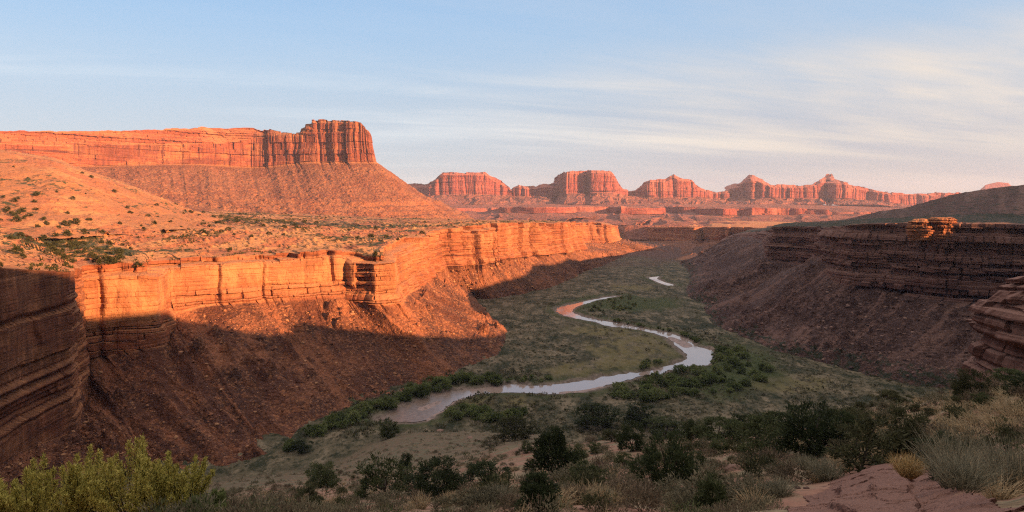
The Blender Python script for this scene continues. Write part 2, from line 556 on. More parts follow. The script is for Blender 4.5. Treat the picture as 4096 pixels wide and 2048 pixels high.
def fg_depth(u, Y):
    yi = np.clip((np.log(np.maximum(Y, 3.0)) - math.log(3.0)) / (math.log(420.0) - math.log(3.0)) * 219, 0, 218.999)
    y0 = yi.astype(int)
    fy = yi - y0
    ui = np.clip(np.interp(u, FGU, np.arange(len(FGU))), 0, len(FGU) - 1.0001)
    u0 = ui.astype(int)
    fu = ui - u0
    fu = fu * fu * (3 - 2 * fu)
    a = FGT[u0, y0] * (1 - fy) + FGT[u0, y0 + 1] * fy
    b = FGT[u0 + 1, y0] * (1 - fy) + FGT[u0 + 1, y0 + 1] * fy
    return (a * (1 - fu) + b * fu) + np.maximum(Y - 420, 0) * 0.5


riv = poly_world(RIV_A + RIV_B, 0.0, 2.0)
riv2 = poly_world(RIV2, 0.0, 0.5)


def ground_z(X, Y, river=True):
    X = np.asarray(X, float)
    Y = np.asarray(Y, float)
    u = 512 + F * X / np.maximum(Y, 1)
    fl = 0.75 + stones(X, Y, 6.0, 67, 0.55) * 0.55 + 0.55 * fbm(X / 38, Y / 38, 3, 60) + 0.40 * fbm(X / 7, Y / 7, 3, 61) + 0.9 * np.maximum(fbm(X / 120, Y / 120, 2, 62), 0)
    hl = CAMZ - fg_depth(u, Y)
    near = sstep(Y, 4, 30)
    hl = hl + near * (0.55 * fbm(X / 14, Y / 14, 3, 63) + 0.9 * fbm(X / 45, Y / 45, 2, 64) * sstep(Y, 30, 120)) + 0.10 * fbm(X / 1.6, Y / 1.6, 3, 65)
    gul = sstep(Y, 90, 200) * (ridged(X / 40, Y / 90, 2, 66) - 0.6) * 5.0
    hl = hl - np.maximum(gul, 0)
    k = 2.5
    z = np.maximum(hl, fl) + np.exp(-np.abs(hl - fl) / k) * 0.5 * k * 0.7
    hill = sstep(hl - fl, -4, 6)
    return z, hill


us = np.concatenate([np.linspace(-900, -192, 70), np.linspace(-190, 1210, 1080), np.linspace(1214, 1900, 60)])
vfl = np.concatenate([np.linspace(227, 300, 170), np.linspace(300, 432, 330)[1:]])
Yfl = CAMZ * F / (vfl - HV)                      # far to near over the flat
Ynear = np.exp(np.linspace(math.log(Yfl[-1]), math.log(3.0), 400))[1:]
Yfar = np.exp(np.linspace(math.log(8800), math.log(Yfl[0]), 14))[:-1]
Yr = np.concatenate([Yfar, Yfl, Ynear])
UU, YY = np.meshgrid(us, Yr)
XX = (UU - 512) / F * YY
ZZ, HILL = ground_z(XX, YY)
sd = np.full(XX.shape, 200.0)
sel = (YY > 320) & (YY < 1150) & (UU > 350) & (UU < 745)
sd[sel] = np.minimum(sdist(XX[sel], YY[sel], riv), sdist(XX[sel], YY[sel], riv2))
bank = 1 - sstep(sd, -0.5, 7.0)
ZZ = ZZ * (1 - bank) + bank * (-0.30 + 0.55 * sstep(sd, 0.2, 5.0))
# cover on the flat: grass meadow in the bend, green strips by the water, grey-green scrub elsewhere
VV = HV + F * (CAMZ - ZZ) / YY


def blob(cu, cv, ru, rv, seed=0):
    d = np.hypot((UU - cu) / ru, (VV - cv) / rv) + 0.35 * fbm(XX / 25, YY / 60, 3, 70 + seed)
    return 1 - sstep(d, 0.65, 1.1)


meadow = np.clip(np.maximum.reduce([blob(640, 352, 55, 24), blob(610, 372, 75, 11, 1), blob(500, 401, 45, 6, 2), blob(790, 384, 45, 10, 3),
                                    blob(628, 288, 26, 4, 4), blob(600, 330, 40, 6, 5)]), 0, 1) * (1 - HILL)
green = np.clip(np.maximum(1 - sstep(sd, 5, 20), 0) * 0.8 + np.maximum.reduce([blob(620, 303, 60, 9, 6), blob(730, 372, 60, 30, 7), blob(380, 408, 70, 12, 8)]), 0, 1) * (1 - HILL) * (1 - meadow * 0.5)
mud = (1 - sstep(sd + 5 * fbm(XX / 14, YY / 20, 3, 68), 1.5, 8.0)) * (1 - HILL)

mg, N = new_mat('scrub_ground')
pos = N.n('ShaderNodeNewGeometry').outputs['Position']
A = lambda nm: N.n('ShaderNodeAttribute', dict(attribute_name=nm)).outputs['Fac']
g1 = N.noise(N.smap(pos, 1, 0.6, 1), 0.022, 6.0, 0.62)
g2 = N.noise(N.smap(pos, 1, 0.7, 1), 0.35, 5.0, 0.7)
g3 = N.noise(pos, 1.9, 4.0, 0.7)
flc = N.ramp(g1, [(0.30, (0.040, 0.037, 0.023)), (0.45, (0.066, 0.058, 0.035)), (0.58, (0.106, 0.085, 0.053)), (0.70, (0.074, 0.065, 0.038))])
g0 = N.noise(N.smap(pos, 1, 0.5, 1), 0.075, 5.0, 0.66)
flc = N.mix(N.m('MULTIPLY', N.step(g0, 0.52, 0.60), 0.80), flc, (0.185, 0.142, 0.094))
flc = N.mix(N.m('MULTIPLY', N.step(g0, 0.47, 0.39), 0.85), flc, (0.022, 0.027, 0.014))
flc = N.mix(N.m('MULTIPLY', N.step(g2, 0.50, 0.62), 0.85), flc, (0.018, 0.021, 0.010))
flc = N.mix(N.m('MULTIPLY', N.step(g2, 0.44, 0.32), 0.7), flc, (0.150, 0.115, 0.074))
mdc = N.ramp(g2, [(0.30, (0.080, 0.070, 0.030)), (0.50, (0.128, 0.104, 0.048)), (0.70, (0.155, 0.115, 0.060))])
grc = N.ramp(g2, [(0.30, (0.026, 0.033, 0.013)), (0.55, (0.050, 0.058, 0.022)), (0.72, (0.085, 0.085, 0.036))])
mpat = N.noise(N.smap(pos, 1, 0.5, 1), 0.09, 5.0, 0.65)
c = N.mix(N.m('MULTIPLY', A('meadow'), N.step(mpat, 0.36, 0.58)), flc, mdc)
c = N.mix(A('green'), c, grc)
c = N.mix(A('bare'), c, N.ramp(g2, [(0.35, (0.060, 0.034, 0.026)), (0.65, (0.12, 0.062, 0.044))]))
c = N.mix(A('mud'), c, N.ramp(g2, [(0.35, (0.075, 0.054, 0.042)), (0.65, (0.20, 0.15, 0.12))]))
soil = N.ramp(N.noise(pos, 0.16, 5.0, 0.6), [(0.30, (0.185, 0.086, 0.058)), (0.50, (0.265, 0.135, 0.094)), (0.68, (0.30, 0.19, 0.135))])
soil = N.mix(N.m('MULTIPLY', N.step(g3, 0.52, 0.68), 0.45), soil, (0.085, 0.044, 0.032))
dry = N.mix(N.step(g3, 0.38, 0.62), (0.120, 0.098, 0.060), (0.26, 0.20, 0.125))
dmask = N.noise(N.smap(pos, 1, 0.8, 1), 0.30, 5.0, 0.65)
hillc = N.mix(N.step(dmask, 0.43, 0.60), soil, dry)
sgr = N.m('MULTIPLY', N.step(N.noise(pos, 0.55, 4.0, 0.7), 0.54, 0.66), A('far'))
hillc = N.mix(sgr, hillc, (0.048, 0.052, 0.032))
fargreen = N.mix(N.step(g2, 0.35, 0.65), (0.048, 0.052, 0.032), (0.092, 0.086, 0.054))
hillc = N.mix(N.m('MULTIPLY', A('far'), 0.62), hillc, fargreen)
c = N.mix(A('hill'), c, hillc)
hh = N.m('ADD', N.m('MULTIPLY', g2, 1.6), N.m('MULTIPLY', N.noise(pos, 1.3, 5.0, 0.7), 0.35))
finish(N, c, 0.95, hh, 0.7, 0.8, 0.08)
gr = grid_obj('ground', np.stack([XX, YY, ZZ], -1), mg, True,
              dict(bare=sstep(YY + 160 * fbm(XX / 90, YY / 160, 3, 69), 1250, 1520), meadow=meadow, green=green, mud=mud, hill=HILL, far=sstep(YY, 70, 170)), flip=False)
props(gr, 'scrubby valley floor and brush slope below the viewpoint', 'ground', kind='structure')


def water(name, poly, label, mat):
    V = poly.copy()
    me = bpy.data.meshes.new(name)
    me.from_pydata([tuple(p) for p in V], [], [list(range(len(V)))])
    me.update()
    if me.polygons[0].normal.z < 0:
        me.flip_normals()
    me.materials.append(mat)
    o = bpy.data.objects.new(name, me)
    COL.objects.link(o)
    return props(o, label, 'river', kind='structure')


mw, N = new_mat('silty_river_water')
pos = N.n('ShaderNodeNewGeometry').outputs['Position']
px_ = N.n('ShaderNodeSeparateXYZ', None, i0=pos).outputs[0]
w1 = N.noise(N.smap(pos, 0.35, 0.8, 1), 1.0, 4.0, 0.6)
wm = N.noise(N.smap(pos, 0.06, 0.025, 1), 1.0, 4.0, 0.55)
# the reach nearest the viewer runs thin over mud
shal = N.m('MULTIPLY', N.step(N.m('ADD', px_, N.m('MULTIPLY', wm, 40.0)), 4.0, -32.0), 0.9)
riff = N.m('MULTIPLY', N.step(wm, 0.46, 0.66), 0.16)
b = finish(N, N.mix(shal, (0.27, 0.195, 0.165), N.mix(N.step(w1, 0.4, 0.62), (0.085, 0.052, 0.036), (0.16, 0.105, 0.078))), N.m('ADD', N.m('ADD', 0.08, riff), N.m('MULTIPLY', shal, 0.30)), w1, 0.09, 0.12, 0.5)
N.set(b.inputs['Specular IOR Level'], N.m('SUBTRACT', 0.5, N.m('MULTIPLY', shal, 0.38)))
b.inputs['IOR'].default_value = 1.85
water('river', riv, 'silty river winding in bends over the valley floor', mw)
water('river', riv2, 'far short reach of pale river beyond the green flat', mw)
mbar, N = new_mat('wet_pink_sand')
pos = N.n('ShaderNodeNewGeometry').outputs['Position']
w1 = N.noise(N.smap(pos, 0.3, 0.2, 1), 1.0, 5.0, 0.6)
finish(N, N.ramp(w1, [(0.35, (0.12, 0.08, 0.062)), (0.55, (0.28, 0.19, 0.165)), (0.7, (0.17, 0.125, 0.115))]), N.ramp(w1, [(0.4, 0.55), (0.6, 0.9)]), w1, 0.6, 0.3, 0.2)
bp_ = poly_world(BAR, 0.006, 1.8)
props(water('sandbar', bp_, 'pale pink sandbar at the near end of the river', mbar), cat='sandbar')
props(water('sandbar', poly_world([(672, 337), (690, 343.5), (692, 346.5), (684, 347.2), (676, 343), (668, 338.5)], 0.006, 1.0), 'thin grey sandbar inside the river bend', mbar), cat='sandbar')
props(water('sandbar', poly_world([(560, 392.2), (590, 388.6), (600, 386.4), (606, 387.5), (592, 391), (565, 394)], 0.006, 1.0), 'narrow muddy sandbar on the near bank before the thicket', mbar), cat='sandbar')
props(water('sandbar', poly_world([(418, 408), (432, 402), (442, 401), (436, 405), (424, 411)], 0.006, 1.4), 'low mud bar in the shallows at the near end of the river', mbar), cat='sandbar')

# ------------------------------------------------------------------ left canyon wall and its bench
# each station: bench back, bench middle, rim, cliff foot, talus foot, buried toe
def LW(back, mid, rim, foot, tal):
    r = P(*rim)
    f_ = P(*foot)
    t_ = P(*tal) if len(tal) == 3 else Fl(*tal)
    d = t_[:2] - f_[:2]
    d = d / (np.hypot(*d) + 1e-9)
    tm = f_ * 0.45 + t_ * 0.55 - np.array([0, 0, 0.06 * (f_[2] - t_[2])])
    toe = np.array([t_[0] + d[0] * 12, t_[1] + d[1] * 12, t_[2] - 5.0])
    return [P(*back), P(*mid), r, f_, tm, t_, toe]


LWS = [
    LW((-200, 205, 560), (-190, 238, 330), (-150, 266, 215), (-150, 500, 210), (-140, 545, 200)),
    LW((-120, 207, 640), (-70, 238, 380), (0, 268, 248), (-2, 462, 246), (0, 502, 236)),
    LW((-90, 208, 700), (-35, 236, 420), (40, 270, 275), (40, 446, 273), (52, 478, 262)),
    LW((-70, 209, 760), (0, 235, 450), (74, 272, 300), (75, 432, 299), (100, 470, 280)),
    LW((-60, 209, 780), (10, 235, 460), (79, 271, 330), (80, 390, 330), (150, 474, 283)),
    LW((-40, 210, 820), (30, 235, 480), (76, 268, 378), (78, 360, 375), (190, 474, 285)),
    LW((-10, 210, 860), (60, 235, 500), (110, 267, 388), (112, 352, 384), (232, 472, 288)),
    LW((20, 210, 900), (90, 234, 520), (153, 266, 398), (155, 344, 394), (262, 465, 296)),
    LW((30, 210, 920), (100, 234, 530), (161, 263, 415), (163, 330, 413), (278, 455, 307)),
    LW((50, 210, 960), (115, 234, 550), (166, 262, 440), (168, 312, 430), (288, 444, 321)),
    LW((90, 210, 1050), (160, 232, 600), (200, 260, 450), (201, 304, 446), (306, 427, 346)),
    LW((140, 210, 1200), (210, 230, 650), (250, 255.5, 470), (251, 299, 466), (345, 411, 373)),
    LW((190, 211, 1350), (260, 229, 700), (300, 253.5, 490), (301, 297, 486), (378, 400, 394)),
    LW((220, 212, 1450), (295, 228, 740), (346, 251.5, 508), (347, 293, 503), (405, 391, 413)),
    LW((230, 212, 1480), (300, 228, 740), (352, 257, 501), (353, 301, 497), (425, 385, 427)),
    LW((240, 213, 1500), (310, 228, 750), (375, 257.5, 493), (376, 304, 489), (462, 376, 449)),
    LW((250, 213, 1520), (320, 228, 760), (394, 257, 500), (395, 303, 497), (494, 364, 483)),
    LW((260, 213, 1540), (330, 228, 780), (397, 250, 540), (399, 297, 538), (507, 346, 545)),
    LW((280, 214, 1580), (345, 227, 820), (406, 243, 610), (409, 288, 610), (510, 331, 610)),
    LW((300, 214, 1620), (370, 226, 880), (418, 237, 670), (421, 280, 670), (494, 319, 674)),
    LW((320, 215, 1650), (390, 225, 930), (440, 229, 780), (440, 266, 776), (474, 299, 817)),
    LW((345, 216, 1700), (420, 224, 1000), (470, 226, 830), (470, 264, 826), (496, 300, 808)),
    LW((370, 217, 1750), (445, 223, 1080), (500, 224, 870), (500, 258, 866), (546, 290, 904)),
    LW((395, 218, 1800), (480, 222.5, 1180), (527, 223, 990), (527, 255.5, 985), (572, 280, 1024)),
    LW((420, 218.5, 1850), (510, 222, 1300), (560, 222.5, 1120), (560, 252.5, 1115), (598, 268, 1219)),
    LW((440, 219, 1900), (530, 221.5, 1400), (577, 222.5, 1200), (578, 250, 1196), (624, 257.5, 1463)),
    LW((450, 219, 1950), (535, 221.5, 1500), (581, 222.3, 1290), (582, 247, 1290), (628, 255, 1536)),
    LW((460, 219.5, 2000), (545, 221, 1650), (573, 222, 1480), (574, 244, 1480), (632, 252.5, 1617)),
    LW((475, 220, 2100), (560, 221.5, 1900), (584, 222.8, 1640), (586, 243, 1635), (645, 251.5, 1652)),
    LW((500, 220, 2300), (585, 222, 2050), (604, 223.3, 1660), (606, 243.5, 1655), (658, 251, 1670)),
    LW((540, 220.5, 2500), (605, 222.8, 2200), (613, 225, 1690), (615, 240.5, 1690), (660, 250.3, 1695)),
    LW((560, 221, 2700), (606, 223, 2400), (615, 225.6, 1760), (617, 240, 1760), (660, 247.5, 1800)),
    LW((570, 221.5, 2900), (605, 223.5, 2600), (611, 226, 2100), (613, 239, 2100), (640, 243, 2021)),
]
rows = [46, 46, 190, 70, 70, 6]
G, kk, C, tt = sweep(LWS, rows, 1.15, 2)
# smooth the bench rows strongly along the wall so it does not inherit the corners
sl_, nrm = along(C, 2, 5)
S2 = np.broadcast_to(sl_[None, :], G.shape[:2])
K2 = np.broadcast_to(kk[:, None], G.shape[:2])
Zc = G[..., 2].copy()
cl = (K2 > 1.999) & (K2 <= 3.0)
d_cl = ledges(S2, Zc, 21, th=(1.2, 7.5), aw=1.5, bw=(7, 45), ab=0.7, crack=1.5, gap=1.3, jo=0.62)
d_cl += 0.8 * columns(S2, Zc, 26, (30, 11), (2.4, 1.2))
d_big = (5.0 + 6.5 * sstep(proj(C[:, 2])[0], 395, 430)[None, :]) * fbm(S2 / 62, Zc * 0 + 3, 3, 22) + 1.5 * fbm(S2 / 14, Zc / 20, 3, 23)
# massive smooth band in the upper half of the wall
upper = sstep(K2, 2.08, 2.22) * (1 - sstep(K2, 2.62, 2.78)) * sstep(fbm(S2 / 90, S2 * 0, 2, 25) + 0.6 * ((S2 > 0) & (np.abs(proj(C[:, 2])[0] - 270) < 85)[None, :]), -0.15, 0.2)
UL = proj(C[:, 2])[0][None, :]
near_c = 1 - sstep(UL, 70, 84)
d_near = sum(1.7 * ledges(S2 / 2.3, (Zc + q_) / 2.1, 124, th=(0.5, 9.0), aw=0.7, bw=(9, 40), ab=0.45, crack=0.8, gap=0.9, jo=0.72, warp=0.35) for q_ in (-0.6, -0.2, 0.2, 0.6)) / 4
d_cl = d_cl * (1 - near_c) + d_near * near_c
cleft = 0
for uc, wd_, dp in [(98, 1.6, 4), (217, 1.2, 3), (262, 1.0, 2.5), (330, 1.4, 4), (438, 2.6, 11), (446, 1.4, 5), (468.5, 2.8, 13), (486, 1.6, 6), (493, 1.5, 6), (515.5, 5.5, 18), (530.5, 5.5, 17), (547, 3, 9), (559, 2.5, 8), (570, 2.5, 8), (597, 4, 9)]:
    j = int(np.argmin(np.abs(UL[0] - uc)))
    x_ = S2 - sl_[j] + 1.2 * fbm(Zc / 7, Zc * 0 + uc, 2, 27)
    cleft = cleft - dp * np.exp(-(x_ / wd_) ** 2)
cleft = cleft * sstep(K2, 2.0, 2.06) * sstep(fbm(S2 / 30, Zc / 26, 2, 28), -0.5, 0.0)
d_butt = columns(S2, Zc, 29, (52, 21), (6.5, 2.6)) * sstep(UL, 395, 425)
teeth = sstep(K2, 2.0, 2.10)
upper = upper * (1 - near_c) * (1 - 0.7 * sstep(UL, 392, 402))
setb = sstep(fbm(S2 / 48, S2 * 0, 3, 250), -0.12, 0.10) * (1 - near_c)
step1 = -setb * (11.0 * (1 - sstep(K2, 2.10, 2.13)) + 4.0 * (1 - sstep(K2, 2.20, 2.23)) * sstep(UL, 395, 420)) * sstep(K2, 1.99, 2.0)
d = np.where(cl, step1 + d_cl * (1 - 0.82 * upper) * (0.25 + 0.75 * teeth) + d_big + d_butt + 1.5 * upper + cleft + 5.5 * sstep(K2, 2.66, 3.0) * (1 - near_c), 0)
rimd = d[np.argmin(np.abs(kk - 2.0))]
footd = d[np.searchsorted(kk, 3.0)]
# carry the rim shape back over the bench and the foot shape down the talus
distb = np.hypot(G[..., 0] - C[None, :, 2, 0], G[..., 1] - C[None, :, 2, 1])
distt = np.hypot(G[..., 0] - C[None, :, 3, 0], G[..., 1] - C[None, :, 3, 1])
d = np.where(K2 < 2.0, rimd[None] * np.exp(-distb / 18), d)
d = np.where(K2 > 3.0, footd[None] * np.exp(-distt / 12), d)
apply_out(G, nrm, d)
G[..., 2] += (1 - sstep(K2, 2.02, 2.35)) * np.exp(-distb / 30) * (1 - near_c) * (2.2 * np.round(1.6 * fbm(S2 / 34, S2 * 0, 2, 251)) / 1.6 + 0.8 * fbm(S2 / 9, S2 * 0, 2, 252))
tl = sstep(K2, 3.0, 3.06)
td = sstep(K2, 3.0, 3.25) * (1 - sstep(K2, 4.75, 5.0))
ril = (ridged(S2 / 13 + 0.8 * fbm(S2 / 30, K2, 2, 31), K2 * 0.7, 3, 30) - 0.55) * 3.6
ril += (ridged(S2 / 44 + 0.3 * fbm(S2 / 50, K2, 2, 132), K2 * 0.4, 2, 32) - 0.6) * 15.0
blk = sstep(fbm(S2 / 35, K2 * 1.5, 3, 133), -0.2, 0.35)
lump = 0.9 * fbm(G[..., 0] / 3.2, G[..., 1] / 3.2, 3, 33) + stones(G[..., 0], G[..., 1], 4.2, 34, 0.45) * (0.1 + 1.2 * blk) + stones(G[..., 0], G[..., 1], 11.0, 134, 0.6) * (0.2 + blk)
G[..., 2] += np.where(K2 > 3.0, td * (ril + lump), 0)
wash = fbm(S2 / 6 + 0.5 * fbm(S2 / 20, K2, 2, 38), K2 * 1.6, 4, 39) + 0.5 * fbm(S2 / 28, K2 * 1.1, 3, 139)
# bench: low rock steps and hummocks, a rounded stepped brink at the rim
bn = K2 < 2.0
fade = 1 - np.exp(-distb / 25)
stp = fbm(G[..., 0] / 60, G[..., 1] / 60, 3, 35) * 3.5
stq = np.round(stp / 0.9) * 0.9 * 0.6 + stp * 0.4
G[..., 2] += np.where(bn, fade * (stq + 1.1 * fbm(G[..., 0] / 9, G[..., 1] / 9, 3, 36) + 1.2 * np.abs(fbm(G[..., 0] / 22, G[..., 1] / 14, 3, 136)) + stones(G[..., 0], G[..., 1], 7, 137, 0.6) * 0.8) * np.clip(900 / G[..., 1], 0.3, 1), 0)
talus = np.where(K2 >= 3.0, tl, 0.0)
ib = int(np.argmin(np.abs(kk - 2.0)))
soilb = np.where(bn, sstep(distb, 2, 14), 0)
vegb = np.clip(np.where(bn, sstep(fbm(G[..., 0] / 90, G[..., 1] / 90, 3, 37), -0.15, 0.45) * sstep(distb, 15, 60) * 0.7, 0), 0, 1)
w_ = grid_obj('canyon_wall', G[ib:], M_LEFT, False, dict(talus=talus[ib:], soil=soilb[ib:], veg=vegb[ib:], wash=wash[ib:], massive=(upper * (K2 <= 3))[ib:], varnish_shade=(0.5 * near_c * (K2 <= 3) + 0.0 * S2)[ib:]))  # near-left faces mixed towards the dark rock tone
props(w_, 'orange sunlit canyon wall with talus left of the river', 'cliff', kind='structure')
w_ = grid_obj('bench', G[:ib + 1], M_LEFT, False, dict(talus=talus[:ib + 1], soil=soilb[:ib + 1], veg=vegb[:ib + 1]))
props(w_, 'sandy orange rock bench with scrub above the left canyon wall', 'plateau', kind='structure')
LEFT_TAL = (G.copy(), K2)
BENCH = G[:ib + 1].copy()

# ------------------------------------------------------------------ near hill at the left, on the bench
HS = [
    [P(-230, 120, 1000), P(-220, 140, 780), P(-215, 175, 640), P(-210, 205, 540), P(-205, 235, 470)],
    [P(-90, 138, 1000), P(-80, 150, 790), P(-80, 178, 650), P(-80, 208, 540), P(-80, 238, 450)],
    [P(0, 149, 1000), P(2, 152.5, 800), P(0, 178, 670), P(0, 210, 560), P(0, 238, 450)],
    [P(54, 158, 1010), P(54, 161.5, 810), P(52, 181, 690), P(50, 212, 580), P(60, 238, 470)],
    [P(99, 174, 1040), P(99, 178, 850), P(95, 190, 730), P(92, 212, 620), P(100, 236, 510)],
    [P(132, 186, 1060), P(132, 188.5, 900), P(128, 197, 790), P(130, 212, 690), P(140, 233, 560)],
    [P(158, 196, 1100), P(158, 197.5, 960), P(158, 203, 860), P(165, 213, 770), P(180, 230, 620)],
    [P(184, 207, 1150), P(184, 208, 1050), P(190, 211, 960), P(200, 216, 860), P(220, 229, 700)],
    [P(215, 217, 1250), P(215, 217, 1150), P(225, 219, 1050), P(240, 223, 950), P(260, 232, 760)],
]
G, kk, C, tt = sweep(HS, [16, 44, 50, 40], 1.2, 14)
K2 = np.broadcast_to(kk[:, None], G.shape[:2])
G[..., 2] += 1.6 * fbm(G[..., 0] / 30, G[..., 1] / 30, 4, 80) - 2.2 * np.maximum(ridged(G[..., 0] / 45, G[..., 1] / 160, 2, 81) - 0.62, 0) * 4
G[..., 2] += 0.7 * fbm(G[..., 0] / 6, G[..., 1] / 6, 3, 86) + stones(G[..., 0], G[..., 1], 8, 85, 0.6) * 0.7
led = np.exp(-((K2 - 1.95) / 0.05) ** 2)
G[..., 2] += 2.2 * led * sstep(fbm(G[..., 0] / 60, G[..., 1] / 60, 2, 82), -0.3, 0.2)
w_ = grid_obj('hill', G, M_LEFT, True, dict(talus=np.full(K2.shape, 0.35), soil=0.15 + 0.75 * sstep(fbm(G[..., 0] / 70, G[..., 1] / 70, 3, 83), -0.2, 0.3),
                                               veg=0.35 * sstep(fbm(G[..., 0] / 40, G[..., 1] / 40, 3, 84), 0.05, 0.4)))
props(w_, 'smooth orange hill rising at the left edge above the bench', 'hill', kind='structure')
HILLG = G.copy()

# ------------------------------------------------------------------ big mesa
def MS(sky, top, foot, tal, Y, Yt):
    s_ = P(sky[0], sky[1], Y + 25)
    bk = s_ * np.array([1 + 330 / Y, 1 + 330 / Y, 1]) - np.array([130.0 * float(sstep(np.array(float(sky[0])), 335, 370)), 0, 2.0])
    return [bk, s_, P(top[0], top[1], Y), P(foot[0], foot[1], Y - 4), P((foot[0] + tal[0]) / 2, foot[1] * 0.42 + tal[1] * 0.58, Y * 0.45 + Yt * 0.55), P(tal[0], tal[1], Yt), P(tal[0], tal[1] + 12, Yt - 120)]


MSS = [
    MS((-160, 130), (-160, 143), (-160, 166), (-150, 212), 1500, 1150),
    MS((0, 130.5), (0, 144), (0, 166), (20, 208), 1750, 1350),
    MS((50, 131), (50, 146), (50, 166), (70, 207), 1850, 1420),
    MS((93, 131), (93, 146), (93, 166), (110, 207), 1940, 1480),
    MS((140, 129.8), (140, 145), (140, 164.5), (150, 207), 2040, 1520),
    MS((178, 128.8), (178, 145), (178, 164), (185, 208), 2120, 1560),
    MS((197, 128), (200, 144), (200, 164), (205, 209), 2160, 1570),
    MS((202, 126.7), (215, 144), (215, 165), (222, 211), 2190, 1580),
    MS((210, 128), (230, 143), (230, 166), (240, 213), 2220, 1590),
    MS((254, 128), (253, 139), (253, 167), (262, 216), 2260, 1600),
    MS((268, 130.5), (268, 137), (268, 166.5), (285, 218), 2258, 1600),
    MS((278, 132.4), (279, 136), (279, 165.5), (300, 219), 2256, 1610),
    MS((290, 132.6), (290, 135), (291, 164), (315, 220), 2252, 1620),
    MS((300, 132.0), (300.5, 134), (300.5, 163), (326, 220.5), 2248, 1635),
    MS((301.5, 129.4), (302, 132), (302, 162.8), (328, 220.8), 2246, 1638),
    MS((305.3, 128.8), (305.6, 131), (305.6, 162.5), (332, 221), 2243, 1642),
    MS((306.2, 125.4), (306.6, 128), (307, 162.2), (335, 221.5), 2240, 1645),
    MS((311.8, 124.8), (312, 127), (312, 162), (340, 221.8), 2236, 1650),
    MS((312.8, 120.8), (313, 123.5), (313.5, 162), (342, 222), 2234, 1650),
    MS((320, 120.3), (320, 123), (321, 162), (352, 222), 2230, 1670),
    MS((336, 120.4), (336, 123), (337, 162), (372, 221.5), 2224, 1700),
    MS((350, 120.2), (350, 123), (351, 162), (395, 221), 2218, 1760),
    MS((358, 120.0), (359, 122.5), (361, 162), (415, 220.5), 2214, 1820),
    MS((361.5, 123), (364, 127), (368, 162), (432, 220), 2216, 1880),
    MS((366.5, 129), (369, 133), (374, 162), (452, 219.5), 2228, 1960),
    MS((368.5, 133), (371.5, 137), (377, 162), (470, 219), 2275, 2080),
    MS((366, 135), (371, 138), (376.5, 163), (474, 218.5), 2360, 2220),
    MS((355, 138), (362, 140), (370, 165), (470, 218), 2500, 2400),
    MS((330, 140), (340, 143), (350, 168), (455, 217), 2700, 2700),
]
G, kk, C, tt = sweep(MSS, [8, 26, 74, 60, 60, 6], 1.9, 0)
sl_, nrm = along(C, 3, 5)
S2 = np.broadcast_to(sl_[None, :], G.shape[:2])
K2 = np.broadcast_to(kk[:, None], G.shape[:2])
UC = proj(C[:, 3])[0]
prom = sstep(UC, 245, 262)[None, :]
Zc = G[..., 2].copy()
SW = S2 + 60 * fbm(S2 / 105, S2 * 0, 3, 40)
fl = columns(SW, Zc, 41, (64, 27, 12), (15, 6.5, 2.6)) * (0.15 + 1.6 * vn(SW / 70, Zc / 90, 141))
fl -= 15 * np.exp(-((SW % 171 - 80) / 7) ** 2) * sstep(vn(SW / 171, SW * 0 + 2, 142), 0.3, 0.6)
fl = fl * (0.25 + 0.75 * prom) + (1 - prom) * 9 * fbm(S2 / 90, Zc / 60, 3, 42)
led = ledges(S2, Zc, 43, th=(9, 26), aw=3.5, bw=(20, 70), ab=3.0, crack=4.0, gap=2.0)
up = sstep(K2, 1.0, 1.15) * (1 - sstep(K2, 1.9, 2.0))
cl = sstep(K2, 1.92, 2.02)
clf = cl * (1 - sstep(K2, 2.97, 3.0))
led2 = ledges(S2, Zc, 44, th=(5, 12), aw=7.0, bw=(20, 60), ab=3.0, crack=2.0, gap=2.0)
fl = fl - 6 * prom
nose = 1 - 0.75 * sstep(np.arange(len(UC)), np.argmax(UC) - 14, np.argmax(UC) - 2)[None, :]
d = (clf * (fl + 1.0 * led) + up * (led2 * (1 - 0.6 * prom) + prom * (fl + led))) * nose
d = d + np.where(K2 <= 1.0, prom * fl * 0.6, 0) * nose
fd = d[np.searchsorted(kk, 2.9)]
d = np.where(K2 >= 3.0, fd[None] * np.exp(-(K2 - 3) * 7), d)
apply_out(G, nrm, d)
td = sstep(K2, 3.0, 3.3) * (1 - sstep(K2, 4.9, 5.0))
fan = S2 / 34 + 0.5 * fbm(S2 / 120, K2 * 0.5, 2, 45)
G[..., 2] += td * ((ridged(fan * 0.45 + 2, K2 * 0.3, 2, 46) - 0.6) * 13 + (ridged(fan, K2 * 0.35, 3, 246) - 0.6) * 2.5 + 3.5 * fbm(G[..., 0] / 14, G[..., 1] / 14, 3, 47) + stones(G[..., 0], G[..., 1], 18, 147, 0.6) * 0.6)
